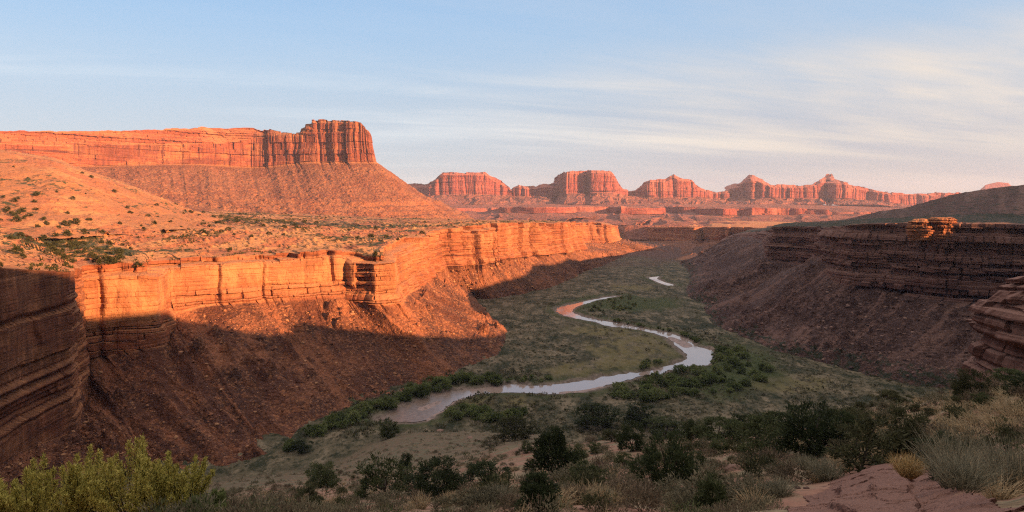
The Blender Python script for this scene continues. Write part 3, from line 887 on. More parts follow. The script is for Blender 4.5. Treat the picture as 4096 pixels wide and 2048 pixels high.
# a small rock band half way down the apron
G[..., 2] += 2.5 * np.sin(K2 * 34 + 2 * fbm(S2 / 90, K2, 2, 248)) * td * sstep(K2, 3.9, 4.3)
G[..., 2] += 8 * np.exp(-((K2 - 4.35) / 0.05) ** 2) * sstep(fbm(S2 / 120, K2 * 0, 2, 48), -0.2, 0.2)
G[..., 2] += (1 - sstep(K2, 1.0, 1.9)) * (prom * 9 * (np.round(2.2 * fbm(S2 / 55, S2 * 0, 2, 249)) / 2.2) + 3.5 * fbm(S2 / 22, S2 * 0, 3, 49))
w_ = grid_obj('mesa', G, M_MESA, False, dict(varnish_shade=0.42 * prom * (K2 > 1.0) * (K2 < 3.0) + 0.5 * (1 - prom) * cl * (K2 < 3) * sstep(fbm(S2 / 110, Zc / 50, 3, 150), 0.0, 0.25), wash=0.45 * fbm(S2 / 16, K2 * 1.3, 4, 148) + 0.3 * fbm(S2 / 60, K2, 3, 149), talus=sstep(K2, 3.0, 3.08), soil=0.0 * K2, veg=np.where(K2 < 0.9, 0.7, 0.12 * sstep(K2, 4.2, 5.0))))  # promontory faces darkened in colour for grazing light; left wall has varnish patches
props(w_, 'long red mesa ending in a tall square fluted promontory', 'mesa', kind='structure')

# ------------------------------------------------------------------ far buttes and their aprons
def FS(u, sky, foot, Y, cut=None, dtal=0, tv=204.5):
    if not (552 < u < 566 or 585 < u < 591 or 727 < u < 748 or 824 < u < 833):
        Y = 4560 + (Y - 4560) * 0.30
    Y = Y - 60 + (u - 650) * 1.15
    dtal = dtal + (u - 650) * 0.8
    s_ = P(u, sky, Y + (30 if cut is None else (cut * 0.22 if cut <= 160 else cut)))
    bk = s_ * np.array([1 + 300 / Y, 1 + 300 / Y, 1]) - np.array([0, 0, 25.0])
    bb = bk * np.array([1.02, 1.02, 1]) - np.array([0, 0, (s_[2] - 100) * 0.8])
    top = P(u, sky + (0.13 if cut is not None and cut <= 160 else 0.24) * (foot - sky), Y)
    f_ = P(u, foot, Y - 12)
    t1 = P(u, foot * 0.5 + tv * 0.5 + 0.5, Y * 0.5 + (4250 + dtal) * 0.5)
    t2 = P(u, tv, 4250 + dtal)
    return [bb, bk, s_, top, f_, t1, t2]


FSS = [FS(*a) for a in [
    (380, 186, 197, 5900), (404, 184.5, 197, 5900), (420, 184.2, 197, 5700), (428, 184, 196, 5500), (432, 181, 196, 5350), (436, 178, 195.5, 5250),
    (440, 174.5, 195, 5200, 140), (443, 172.5, 194.5, 5180, 160), (463, 172.5, 194, 5080, 160), (485, 172.3, 194.5, 5060, 160), (489, 175, 194.5, 5050, 140),
    (494, 177.2, 194.6, 5080), (501, 181, 195, 5150), (508.5, 186, 195, 5230), (511, 190, 195.5, 5400),
    (512.5, 188, 196, 5420), (519, 184.4, 196, 5330), (524, 186.7, 196, 5360), (536, 186.7, 196, 5330), (543, 183.4, 196, 5300), (551, 183.4, 197, 5350),
    (553.5, 183, 198, 5480), (555.5, 178.5, 197, 5330, 60, -100), (559, 174.6, 195, 5050, 80, -300), (563, 172.5, 193.5, 4800, 120, -350), (567, 171.5, 193.2, 4740, 130, -350), (576, 171.2, 193, 4760, 120, -350),
    (583, 171.2, 193, 4880, 110, -300), (587, 171, 193, 4930, 80, -300), (589.5, 170.6, 193, 4700, 80, -300), (592, 170, 192.6, 4640, 120, -350), (603, 170.2, 192.2, 4620, 120, -350), (610, 170.8, 192, 4640, 100, -300),
    (613.5, 174, 192.3, 4660), (616, 178.5, 192.8, 4720), (619, 184.5, 193.3, 4820), (623, 189.8, 194.5, 5050),
    (628, 191, 195.5, 5200), (635, 190, 196, 5200), (638, 188.3, 196, 5120), (644, 182, 196.3, 4980), (650, 179.8, 196.6, 4920, 110), (658, 180, 196.8, 4900, 110), (665, 179.7, 197, 4880, 120),
    (670, 176.5, 197, 4880, 150), (673.5, 174.8, 197, 4890, 150), (678, 177, 197.2, 4890, 150), (685, 178.6, 197.4, 4870, 120), (692, 179.6, 197.4, 4890, 100), (695.5, 185, 197.5, 4950), (700, 188.6, 197.6, 5030),
    (711, 192, 197.8, 5150), (720, 191.8, 198, 5180), (725, 191.3, 198, 5150), (727.5, 186.3, 198, 5050, 260), (740, 182.8, 198, 4960, 300), (744, 178.5, 198, 4930, 330), (747, 175.2, 198, 4910, 330),
    (752, 174.8, 198, 4880, 300), (757, 176, 198, 4830, 230), (762, 178.4, 198, 4800, 200), (769, 184, 198, 4800), (784, 184.2, 198, 4830), (793, 184.8, 198, 4850), (803, 184.8, 198, 4820), (812, 184, 198, 4790, 120),
    (817, 181.5, 198.2, 4780, 170), (822, 178.6, 198.6, 4790, 190), (826, 174.2, 199, 4890, 200), (829, 173.6, 199, 4930, 200), (832, 173.8, 199, 4870, 200), (834.5, 178.4, 198.8, 4730, 200), (842, 181.6, 198.8, 4720, 160), (850, 184.8, 199, 4740),
    (864, 187.8, 199.5, 4780), (878, 190.9, 201, 4830), (895, 193.6, 204, 4950, 60, 0, 207), (925, 193.5, 206, 5200, 60, 0, 209), (958, 193.3, 207, 5400, 60, 0, 210), (990, 193.3, 208, 5600, 60, 0, 211), (1040, 193.5, 208, 5900, 60, 0, 212),
]]
G, kk, C, tt = sweep(FSS, [5, 5, 22, 46, 34, 34], 2.2, 0, 3)
sl_, nrm = along(C, 4, 6)
S2 = np.broadcast_to(sl_[None, :], G.shape[:2])
K2 = np.broadcast_to(kk[:, None], G.shape[:2])
Zc = G[..., 2].copy()
SW = S2 + 70 * fbm(S2 / 190, S2 * 0, 3, 50)
fl = columns(SW, Zc, 51, (170, 66, 29), (30, 17, 8)) * (0.35 + 1.1 * vn(SW / 150, Zc / 300, 151))
led = ledges(S2, Zc, 52, th=(14, 34), aw=7, bw=(40, 140), ab=6, crack=6, gap=3)
cl = sstep(K2, 2.9, 3.1) * (1 - sstep(K2, 3.96, 4.0))
up = sstep(K2, 2.0, 2.15) * (1 - sstep(K2, 2.9, 3.1))
d = cl * (fl + 0.4 * led) + up * (0.5 * fl + 1.3 * led)
fd = d[np.searchsorted(kk, 3.9)]
d = np.where(K2 >= 4.0, fd[None] * np.exp(-(K2 - 4) * 6), d)
apply_out(G, nrm, d)
td = sstep(K2, 4.0, 4.3) * (1 - sstep(K2, 5.9, 6.0))
G[..., 2] += td * ((ridged(S2 / 120 + 0.8 * fbm(S2 / 200, K2, 2, 53), K2 * 0.5, 3, 54) - 0.6) * 34 + 7 * fbm(G[..., 0] / 40, G[..., 1] / 40, 3, 55))
G[..., 2] += np.where(K2 > 0.9, 1 - sstep(K2, 2.0, 2.8), 0) * (9 * np.round(2 * fbm(S2 / 130, S2 * 0, 2, 256)) / 2 + 6 * fbm(S2 / 45, K2 * 0, 3, 56))
UC = proj(C[:, 4])[0]
i4 = int(np.searchsorted(kk, 4.0))
cuts = [(380, 428, 'ridge', 'low pale far ridge just right of the big mesa'),
        (428, 511.2, 'butte', 'flat topped far butte with a long level cap, left of the group'),
        (511.2, 553.5, 'ridge', 'low jagged far ridge between the two flat topped buttes'),
        (553.5, 624, 'butte', 'tallest far butte with a shadowed left side and a cleft'),
        (624, 705, 'butte', 'far butte with stepped shoulders and a small knob on top'),
        (705, 788, 'butte', 'far butte with a rounded peak half in blue shadow'),
        (788, 888, 'butte', 'far long butte with a small pointed spire on its crest'),
        (888, 1040, 'ridge', 'low level far rim running behind the dark right hill')]
at = dict(wash=fbm(S2 / 50, K2 * 1.2, 4, 156), talus=sstep(K2, 4.0, 4.1), soil=0 * K2, veg=0 * K2)
for a_, b_, nm, lb in cuts:
    j0, j1 = np.searchsorted(UC, a_), np.searchsorted(UC, b_)
    j0 = max(j0 - 1, 0)
    j1 = min(j1 + 1, len(UC))
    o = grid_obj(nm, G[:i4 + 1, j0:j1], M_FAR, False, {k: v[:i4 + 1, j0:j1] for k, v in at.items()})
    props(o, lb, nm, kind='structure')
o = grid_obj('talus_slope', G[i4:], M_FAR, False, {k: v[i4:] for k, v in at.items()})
props(o, 'long pink talus apron below the far buttes', 'slope', kind='structure')


# far broken benches in front of the buttes: apron, cliff band, apron
def BS(u, Y0, v0, vr, vf, Yr_, ve, Ye):
    return [P(u, v0 - 1.0, Y0 + 200), P(u, v0, Y0), P(u, vr, Yr_), P(u, vf, Yr_ - 15), P(u, (vf + ve) / 2 + 0.6, (Yr_ + Ye) / 2), P(u, ve, Ye), P(u, ve + 14, Ye - 60)]


BSS = [BS(*a) for a in [
    (380, 4350, 203, 208, 211, 3600, 221, 2450), (450, 4320, 203.5, 208, 212, 3560, 221.5, 2420), (470, 4310, 203.6, 208.5, 211.5, 3620, 221.6, 2410), (500, 4300, 203.8, 208, 212.5, 3480, 221.8, 2400), (520, 4300, 203.8, 207.2, 212, 3600, 221.8, 2400), (545, 4280, 204, 207.2, 212.8, 3380, 222, 2380),
    (565, 4250, 204, 206.8, 212.4, 3560, 222.5, 2340), (590, 4250, 204, 206.8, 213.2, 3300, 223, 2300), (625, 4250, 204.3, 207, 213.6, 3200, 225, 2200), (634, 4250, 204.4, 208, 214.2, 3300, 225.3, 2190), (641, 4250, 204.4, 207.4, 214, 3700, 225.5, 2180), (660, 4250, 204.4, 206.5, 211.5, 3900, 225.5, 2180),
    (690, 4250, 204.6, 206, 213, 3800, 226, 2150), (720, 4250, 204.8, 208.5, 214, 3500, 226.5, 2150), (760, 4250, 205, 208.2, 215.3, 3420, 227, 2150), (783, 4250, 205, 208, 215, 3450, 227, 2150),
    (800, 4260, 205.5, 210, 214, 3500, 226, 2200), (840, 4300, 206.5, 212, 215, 3400, 225, 2300), (900, 4400, 208, 213, 216, 3400, 224, 2400), (1000, 4500, 210, 214, 217, 3400, 224, 2400)]]
G, kk, C, tt = sweep(BSS, [3, 24, 22, 26, 26, 4], 1.6, 2)
sl_, nrm = along(C, 2, 5)
S2 = np.broadcast_to(sl_[None, :], G.shape[:2])
K2 = np.broadcast_to(kk[:, None], G.shape[:2])
Zc = G[..., 2].copy()
w0 = sstep(K2, 1.2, 2.0) * (1 - sstep(K2, 3.4, 5.0))
big = 330 * fbm(S2 / 420, S2 * 0, 3, 57) + 110 * fbm(S2 / 130, S2 * 0, 3, 58)
cl = sstep(K2, 1.97, 2.03) * (1 - sstep(K2, 2.97, 3.02))
apply_out(G, nrm, w0 * big + cl * columns(S2, Zc, 59, (60, 24), (10, 5)))
G[..., 2] += (1 - cl) * sstep(K2, 1.1, 1.5) * (1 - sstep(K2, 4.8, 5.0)) * (9 * fbm(G[..., 0] / 90, G[..., 1] / 200, 4, 68) + np.where(K2 > 3, 1.0, 0.4) * (ridged(S2 / 160, K2, 2, 69) - 0.6) * 22)
o = grid_obj('bench', G, M_FAR, False, dict(talus=np.where(cl > 0.5, 0.0, 0.9), soil=0 * K2, veg=0.25 * (1 - cl) * sstep(fbm(G[..., 0] / 150, G[..., 1] / 300, 3, 71), 0.0, 0.5)))
props(o, 'far broken pink bench with a dark cliff band below the buttes', 'plateau', kind='structure')

# far walls where the canyon turns
def WS(u, vr, vf, Y, tu, tv, zt=0.0):
    t_ = Fl(tu, tv, zt)
    f_ = P(u, vf, Y - 6)
    return [P(u, vr - 6, Y + 700), P(u, vr - 0.4, Y + 200), P(u, vr, Y), f_, (f_ + t_) / 2 - np.array([0, 0, 3]), t_, t_ - np.array([0, 25, 8])]


WSS = [WS(*a) for a in [(575, 226.5, 239, 2600, 590, 240.5), (612, 226, 240, 2400, 636, 248), (630, 226, 240, 2300, 652, 250), (655, 227, 241, 2100, 668, 253), (678, 227.2, 241, 2000, 676, 255), (694, 227.2, 240, 1960, 682, 256),
                         (700, 227, 239, 2050, 690, 256), (704, 227, 238.5, 2080, 695, 256), (712, 226.8, 240, 1930, 701, 255), (728, 227, 241, 1840, 709, 255), (731, 227, 240.5, 1860, 716, 255), (736, 227, 240.5, 1830, 726, 255), (770, 227.5, 241, 1760, 745, 253), (800, 228, 242, 1700, 780, 254)]]
G, kk, C, tt = sweep(WSS, [8, 10, 34, 20, 20, 4], 1.8, 1)
sl_, nrm = along(C, 2, 5)
S2 = np.broadcast_to(sl_[None, :], G.shape[:2])
K2 = np.broadcast_to(kk[:, None], G.shape[:2])
cl = sstep(K2, 1.97, 2.03) * (1 - sstep(K2, 2.97, 3.02))
apply_out(G, nrm, cl * (ledges(S2, G[..., 2], 72, th=(6, 14), aw=3, bw=(14, 50), ab=2.5, crack=4, gap=2) + columns(S2, G[..., 2], 73, (70, 26), (9, 4))))
G[..., 2] += np.where(K2 > 3, 1, 0) * (1 - sstep(K2, 4.8, 5.0)) * sstep(K2, 3, 3.3) * (ridged(S2 / 60, K2, 2, 74) - 0.6) * 10
o = grid_obj('canyon_wall', G, M_LEFT, False, dict(talus=sstep(K2, 3.0, 3.1) * 0.9, soil=np.where(K2 < 1.9, 0.6, 0), veg=0 * K2))
props(o, 'far canyon wall closing the valley where the river turns', 'cliff', kind='structure')

# distant pale butte beyond the right hill
DS = []
for u, v, w in [(972, 194, 0), (979, 190.6, 60), (985, 185, 120), (992, 183.2, 200), (998, 182, 240), (1008, 183, 240), (1012, 186.5, 160), (1018, 190, 80), (1026, 194, 0)]:
    Y = 8300
    DS.append([P(u, 196, Y + 700), P(u, v, Y + 300), P(u, v + 0.2, Y), P(u, v + 2.5 + 0.35 * (196 - v), Y - 40), P(u, 204, Y - 260 - w)])
G, kk, C, tt = sweep(DS, [6, 5, 10, 12], 2.0, 1)
G[..., 0] += 10 * fbm(G[..., 0] / 90, G[..., 2] / 90, 3, 75)
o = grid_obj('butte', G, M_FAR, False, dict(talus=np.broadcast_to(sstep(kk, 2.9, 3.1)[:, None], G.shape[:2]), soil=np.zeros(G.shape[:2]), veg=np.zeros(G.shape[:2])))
props(o, 'pale blue most distant butte beyond the dark right hill', 'butte', kind='structure')


# ------------------------------------------------------------------ right canyon wall, its plateau and the dark hill behind
def RW(crest, mid, rim, foot, tal):
    f_ = P(*foot)
    t_ = Fl(*tal)
    d = t_[:2] - f_[:2]
    d /= np.hypot(*d) + 1e-9
    tm = f_ * 0.45 + t_ * 0.55 - np.array([0, 0, 0.07 * (f_[2] - t_[2])])
    toe = np.array([t_[0] + d[0] * 12, t_[1] + d[1] * 12, t_[2] - 5.0])
    c_ = P(*crest)
    return [c_ + np.array([90, 160, -25]), c_, P(*mid), P(*rim), f_, tm, t_, toe]


RWS = [
    RW((770, 226, 1900), (745, 231, 1600), (722, 238, 1420), (718, 243, 1400), (676, 262)),
    RW((780, 226, 1800), (755, 230, 1560), (735, 233.5, 1400), (734, 236, 1390), (679, 264.5)),
    RW((790, 225, 1700), (765, 228.5, 1480), (752, 231.5, 1300), (752, 236, 1290), (683, 268)),
    RW((800, 224, 1550), (775, 227, 1300), (765, 231, 1150), (764, 241, 1145), (688, 273)),
    RW((806, 223, 1450), (778, 225, 1150), (767, 228.5, 980), (766, 250, 975), (688, 283)),
    RW((810, 222.5, 1350), (780, 223.5, 1050), (768, 227.5, 850), (768, 257, 846), (682, 296)),
    RW((815, 222, 1250), (795, 222.8, 1020), (782, 226.5, 835), (783, 262, 832), (694, 302)),
    RW((820, 221.5, 1200), (808, 222.5, 1000), (800, 226.5, 815), (800, 264, 812), (700, 304)),
    RW((824, 221.5, 1150), (818, 222.5, 980), (815, 227, 790), (815, 262, 788), (702, 306)),
    RW((830, 221.5, 1100), (824, 222.5, 900), (818, 228, 660), (816, 254, 656), (704, 316)),
    RW((836, 221, 1060), (830, 222, 860), (822, 227.5, 628), (821, 260, 622), (711, 326)),
    RW((845, 220, 1020), (842, 220.5, 800), (840, 225.5, 582), (838, 281, 578), (741, 338)),
    RW((862, 215.5, 980), (860, 219.5, 780), (860, 224, 562), (859, 286, 558), (774, 352)),
    RW((879, 211, 950), (882, 219, 760), (886, 223.5, 545), (885, 289, 540), (803, 359)),
    RW((906, 207.5, 930), (908, 218.5, 740), (912, 222.5, 527), (911, 294, 522), (828, 366)),
    RW((924, 202, 920), (928, 218, 720), (938, 222, 512), (937, 298, 507), (850, 372)),
    RW((958, 193.4, 910), (960, 217.5, 700), (967, 223, 500), (966, 301, 496), (876, 379)),
    RW((988, 189, 905), (990, 217.5, 690), (996, 224, 492), (995, 303, 488), (908, 386)),
    RW((1024, 185, 900), (1026, 217.5, 680), (1024, 225, 484), (1023, 306, 480), (945, 391)),
    RW((1060, 178, 900), (1062, 217, 680), (1044, 226, 482), (1043, 310, 478), (985, 396)),
    RW((1080, 174, 900), (1085, 214, 690), (1062, 226, 500), (1061, 312, 500), (1030, 398)),
    RW((1100, 170, 905), (1110, 212, 720), (1082, 226, 570), (1082, 310, 572), (1090, 390)),
]
G, kk, C, tt = sweep(RWS, [5, 40, 40, 110, 64, 64, 6], 1.35, 2)
sl_, nrm = along(C, 3, 6)
S2 = np.broadcast_to(sl_[None, :], G.shape[:2])
K2 = np.broadcast_to(kk[:, None], G.shape[:2])
Zc = G[..., 2].copy()
cl = (K2 > 2.999) & (K2 <= 4.0)
d = ledges(S2, Zc, 91, th=(1.1, 6.0), aw=2.6, bw=(6, 34), ab=1.7, crack=1.9, gap=0.7, jo=0.5)
d = d + ledges(S2, Zc, 191, th=(5, 12), aw=1.8, bw=(16, 60), ab=2.8, crack=2.4, gap=0.5, jo=0.45)
d = d + 2.8 * fbm(S2 / 45, Zc * 0, 3, 92) + 1.2 * fbm(S2 / 12, Zc / 18, 3, 93) - 9.0 * sstep(K2, 3.05, 3.0) * 0
# the upper courses step back
d = d - 7.0 * (1 - sstep(K2, 3.0, 3.35)) - 2.5 * (1 - sstep(K2, 3.3, 3.65))
d = np.where(cl, d, 0)
rimd = d[np.argmin(np.abs(kk - 3.0))]
footd = d[np.searchsorted(kk, 4.0)]
distb = np.hypot(G[..., 0] - C[None, :, 3, 0], G[..., 1] - C[None, :, 3, 1])
distt = np.hypot(G[..., 0] - C[None, :, 4, 0], G[..., 1] - C[None, :, 4, 1])
d = np.where(K2 < 3.0, rimd[None] * np.exp(-distb / 30), d)
d = np.where(K2 > 4.0, footd[None] * np.exp(-distt / 12), d)
apply_out(G, nrm, d)
td = sstep(K2, 4.0, 4.25) * (1 - sstep(K2, 5.8, 6.0))
ril = (ridged(S2 / 12 + 0.8 * fbm(S2 / 30, K2, 2, 94), K2 * 0.7, 3, 95) - 0.55) * 3.2 + (ridged(S2 / 40 + 0.3 * fbm(S2 / 50, K2, 2, 232), K2 * 0.4, 2, 96) - 0.6) * 14.0
blk = sstep(fbm(S2 / 35, K2 * 1.5, 3, 233), -0.2, 0.35)
lump = 0.9 * fbm(G[..., 0] / 3.2, G[..., 1] / 3.2, 3, 97) + stones(G[..., 0], G[..., 1], 4.2, 98, 0.35) * (0.3 + 1.4 * blk) + stones(G[..., 0], G[..., 1], 11.0, 198, 0.6) * (0.2 + blk)
G[..., 2] += np.where(K2 > 4.0, td * (ril + lump), 0)
pl = (K2 < 3.0) & (K2 > 0.99)
fade = 1 - np.exp(-distb / 12)
G[..., 2] += np.where(K2 < 3.0, fade * (0.8 * fbm(G[..., 0] / 8, G[..., 1] / 8, 3, 99) + 1.6 * fbm(G[..., 0] / 30, G[..., 1] / 30, 3, 100)), 0)
i3 = int(np.argmin(np.abs(kk - 3.0)))
wash = fbm(S2 / 6 + 0.5 * fbm(S2 / 20, K2, 2, 101), K2 * 1.6, 4, 102) + 0.5 * fbm(S2 / 28, K2 * 1.1, 3, 103)
ra = dict(wash=wash, talus=np.where(K2 >= 4.0, sstep(K2, 4.0, 4.06), np.where(K2 < 1.95, 0.75, 0.0)), soil=np.where((K2 < 3.0) & (K2 > 1.9), 0.5 * sstep(distb, 4, 20), 0),
          veg=np.where(pl, np.where(K2 > 1.9, 0.75, 0.28) * sstep(distb, 4, 30), np.where(K2 > 5.2, 0.5 * sstep(K2, 5.2, 6.0), 0)))
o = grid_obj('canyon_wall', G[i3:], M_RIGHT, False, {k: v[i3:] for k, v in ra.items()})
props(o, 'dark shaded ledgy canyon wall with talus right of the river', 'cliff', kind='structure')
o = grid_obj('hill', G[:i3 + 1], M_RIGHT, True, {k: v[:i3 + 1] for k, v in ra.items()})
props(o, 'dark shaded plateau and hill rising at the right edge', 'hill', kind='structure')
RIGHT_TAL = (G, K2)
RIGHT_RIM = C[:, 3].copy()

# unseen ridge added on the viewer's right, crest shaped to throw the valley shadow
def sunframe(a, t, z):
    h = np.array([math.sin(az), math.cos(az)])
    q = np.array([-h[1], h[0]])
    p = a * h + t * q
    return np.array([p[0], p[1], z])


HT = [(-900, 215), (-500, 235), (-200, 230), (60, 214), (150, 211), (183, 208), (200, 195), (220, 190), (262, 188), (285, 168), (300, 160), (318, 159), (332, 164), (350, 153), (371, 146), (380, 139), (436, 125), (480, 119), (528, 114.5),
      (548, 124), (585, 150), (600, 153), (606, 136), (636, 135), (643, 155), (700, 157), (744, 159), (826, 164), (848, 174), (950, 171), (1038, 179), (1127, 167), (1214, 169), (1328, 172), (1375, 165), (1430, 120), (1500, 50)]
RG = []
for t_, h_ in HT:
    a0 = max(175, 0.19 * t_ + 70)
    ac = max(250, 0.19 * t_ + 85)
    RG.append([sunframe(ac + 500, t_, h_ * 0.5), sunframe(ac + 120, t_, h_ - 12), sunframe(ac, t_, h_), sunframe(ac - 22, t_, h_ - 16), sunframe(a0 - 5, t_, min(h_ * 0.6, 100)), sunframe(a0 - 60, t_, -4)])
G, kk, C, tt = sweep(RG, [6, 12, 12, 14, 8], 0.0, 0, 28)
K2 = np.broadcast_to(kk[:, None], G.shape[:2])
G[..., 2] += 3.0 * fbm(G[..., 0] / 28, G[..., 1] / 28, 4, 110) * (1 - 0.5 * (K2 == 2))
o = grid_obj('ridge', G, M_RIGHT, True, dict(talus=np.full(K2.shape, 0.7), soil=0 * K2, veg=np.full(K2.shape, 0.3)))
props(o, 'unseen brown ridge added right of the viewpoint to shade the valley', 'ridge', kind='structure')

# ------------------------------------------------------------------ haze
def box_mesh(name, lo, hi):
    x0, y0, z0 = lo
    x1, y1, z1 = hi
    V = [(x0, y0, z0), (x1, y0, z0), (x1, y1, z0), (x0, y1, z0), (x0, y0, z1), (x1, y0, z1), (x1, y1, z1), (x0, y1, z1)]
    return mesh_np(name, V, [(0, 3, 2, 1), (4, 5, 6, 7), (0, 1, 5, 4), (1, 2, 6, 5), (2, 3, 7, 6), (3, 0, 4, 7)])


HAZE_DENS = 0.000030
if HAZE_DENS:
    hz = box_mesh('haze', (-16000, -1500, -320), (16000, 9600, 460))
    m, N = new_mat('haze_air')
    pv = N.n('ShaderNodeVolumePrincipled', None, Color=(0.74, 0.74, 1.0, 1), Density=HAZE_DENS, Anisotropy=0.0)
    N.n('ShaderNodeOutputMaterial', None, Volume=pv)
    m.cycles.volume_sampling = 'DISTANCE'
    m.cycles.homogeneous_volume = True
    hz.data.materials.append(m)
    props(hz, 'thin pale haze in the canyon air', 'haze', kind='stuff')
# ------------------------------------------------------------------ bare rocks
def on_ground(u, v, far=900.0):
    """first point of the ground sheet met along the line of sight"""
    Y = np.exp(np.linspace(math.log(4.0), math.log(far), 1400))
    X = (u - 512) / F * Y
    z, _ = ground_z(X, Y)
    vv = HV + F * (CAMZ - z) / Y
    k = int(np.argmax(vv <= v))
    if k == 0:
        k = len(Y) - 1
    return np.array([X[k], Y[k], z[k]])


def gz(x, y):
    return float(ground_z(np.array([x]), np.array([y]))[0][0])


M_PINK = rock_mat('pink_ledge_sandstone', dark=(0.050, 0.022, 0.018), mid=(0.115, 0.050, 0.038), light=(0.19, 0.090, 0.068), pale=(0.26, 0.138, 0.106),
                  tal=(0.12, 0.055, 0.04), tal2=(0.16, 0.08, 0.06), unit=0.22, streak=0.35, bump=1.0, zs=0.4)


def knob(name, c, rx, ry, h, prof, seed, mat, label, nth=260, nz=120, th=(0.5, 1.6), aw=0.5, sink=2.0, cat='rock outcrop', big=0.28):
    big_a = big
    """layered standing rock; prof: list of (height share, radius share)"""
    a = np.linspace(0, 2 * math.pi, nth)
    zz = np.concatenate([np.linspace(-sink / h, 0.97, nz), np.linspace(0.97, 1.0, 12)[1:]])
    rs = np.interp(zz, [p[0] for p in prof], [p[1] for p in prof])
    rs[-11:] = rs[-12] * np.linspace(0.94, 0.0, 11)
    AA, ZZ_ = np.meshgrid(a, zz)
    R = np.broadcast_to(rs[:, None], AA.shape).copy()
    big = 1 + big_a * fbm(np.cos(AA) * 1.3 + seed, np.sin(AA) * 1.3 + ZZ_ * 0.6, 3, seed) + 0.10 * fbm(np.cos(AA) * 4, np.sin(AA) * 4 + ZZ_ * 2, 3, seed + 1)
    S_ = AA * (rx + ry) / 2
    d_ = ledges(S_, ZZ_ * h, seed + 2, th=th, aw=aw, bw=(1.2 * th[1], 6 * th[1]), ab=aw * 0.8, crack=aw * 0.9, gap=aw * 0.9, jo=0.5)
    seam = np.minimum(AA, 2 * math.pi - AA)
    d_ = d_ * sstep(seam, 0.0, 0.15)
    m_ = np.clip(R * 3, 0, 1)
    X = c[0] + np.cos(AA) * (R * rx * big + d_ * m_)
    Y = c[1] + np.sin(AA) * (R * ry * big + d_ * m_)
    Z = c[2] + ZZ_ * h + 0.05 * h * fbm(X / rx * 2, Y / ry * 2, 3, seed + 4) * sstep(ZZ_, 0.5, 1.0)
    G_ = np.stack([X, Y, Z], -1)
    G_[:, -1] = G_[:, 0]
    o = grid_obj(name, G_, mat, False, None, flip=True)
    return props(o, label, cat)


knob('rock_outcrop', (69.0, 80.0, 98.5), 8.2, 12.0, 13.8, [(-0.2, 1.10), (0.0, 1.04), (0.18, 0.96), (0.30, 0.90), (0.40, 1.02), (0.55, 0.96), (0.72, 0.72), (0.88, 0.44), (1.0, 0.24)], 215, M_PINK,
     'layered reddish sandstone ledge jutting in at the right edge', 420, 210, (0.5, 2.4), 0.75, big=0.13)
p1 = P(922, 222, 516)
knob('rock_outcrop', (p1[0], p1[1] + 2, p1[2] - 12.5), 9.0, 8.0, 15.0, [(-0.2, 0.9), (0.3, 0.95), (0.6, 0.95), (0.85, 0.85), (1.0, 0.6)], 221, M_LEFT, 'sunlit golden rock on the right rim, lower one on the left', 160, 70, (1.0, 2.6), 0.9)
p1 = P(945, 222, 512)
knob('rock_outcrop', (p1[0], p1[1] + 2, p1[2] - 12.5), 10.0, 8.0, 16.2, [(-0.2, 0.8), (0.3, 0.85), (0.6, 0.85), (0.75, 1.0), (0.9, 0.95), (1.0, 0.7)], 227, M_LEFT, 'sunlit golden rock on the right rim, taller one on the right', 160, 70, (1.0, 2.6), 0.9)

# flat slab at the lower right
SLAB = [(783, 516), (806, 497), (828, 484.5), (850, 476), (873, 468.5), (895, 465), (915, 465), (935, 468), (948, 480), (985, 500), (1010, 530), (980, 560), (740, 560)]
sp = np.array([on_ground(u, min(v, 511.5)) if v < 512 else on_ground(u, 511.5) * np.array([(512 + 0) / 512.0, 0.9 if v > 540 else 0.98, 1]) for u, v in SLAB])
sp[-2:] = [[8.2, 6.5, 0], [2.9, 6.5, 0]]
xs = np.linspace(sp[:, 0].min() - 0.5, sp[:, 0].max() + 0.5, 330)
ys = np.linspace(sp[:, 1].min() - 0.5, sp[:, 1].max() + 0.5, 380)
GX, GY = np.meshgrid(xs, ys)
sdv = sdist(GX, GY, sp) + 0.25 * fbm(GX / 1.2, GY / 1.2, 4, 231)
gzv = ground_z(GX, GY)[0]
smooth_base = CAMZ - fg_depth(512 + F * GX / GY, GY)
hgt = 0.05 * sstep(-sdv, 0.0, 0.5) + 0.12 * sstep(-sdv, 0.7, 0.8) + 0.10 * sstep(-sdv + 0.5 * fbm(GX / 2.5, GY / 1.2, 3, 232), 1.5, 1.6)
lay = GX * 0.25 + GY * 0.5 + 1.2 * fbm(GX / 3, GY / 3, 3, 235)
top = np.minimum(gzv, smooth_base) * 0.6 + smooth_base * 0.4 + 0.05 + hgt + 0.06 * fbm(GX / 1.7, GY / 0.8, 4, 233) + 0.05 * (hsh(np.floor(lay / 0.22), 5) - 0.5) + 0.035 * fbm(GX / 0.22, GY / 0.22, 3, 236) - 0.07 * (ridged(GX / 1.6, GY / 1.0, 2, 234) > 0.90)
Zs = np.where(sdv < 0.02, top, gzv - 0.25)
o = grid_obj('rock_slab', np.stack([GX, GY, Zs], -1), M_PINK, False, dict(talus=0 * GX, soil=0 * GX, veg=0 * GX))
props(o, 'broad flat pink sandstone slab at the lower right corner', 'rock slab')


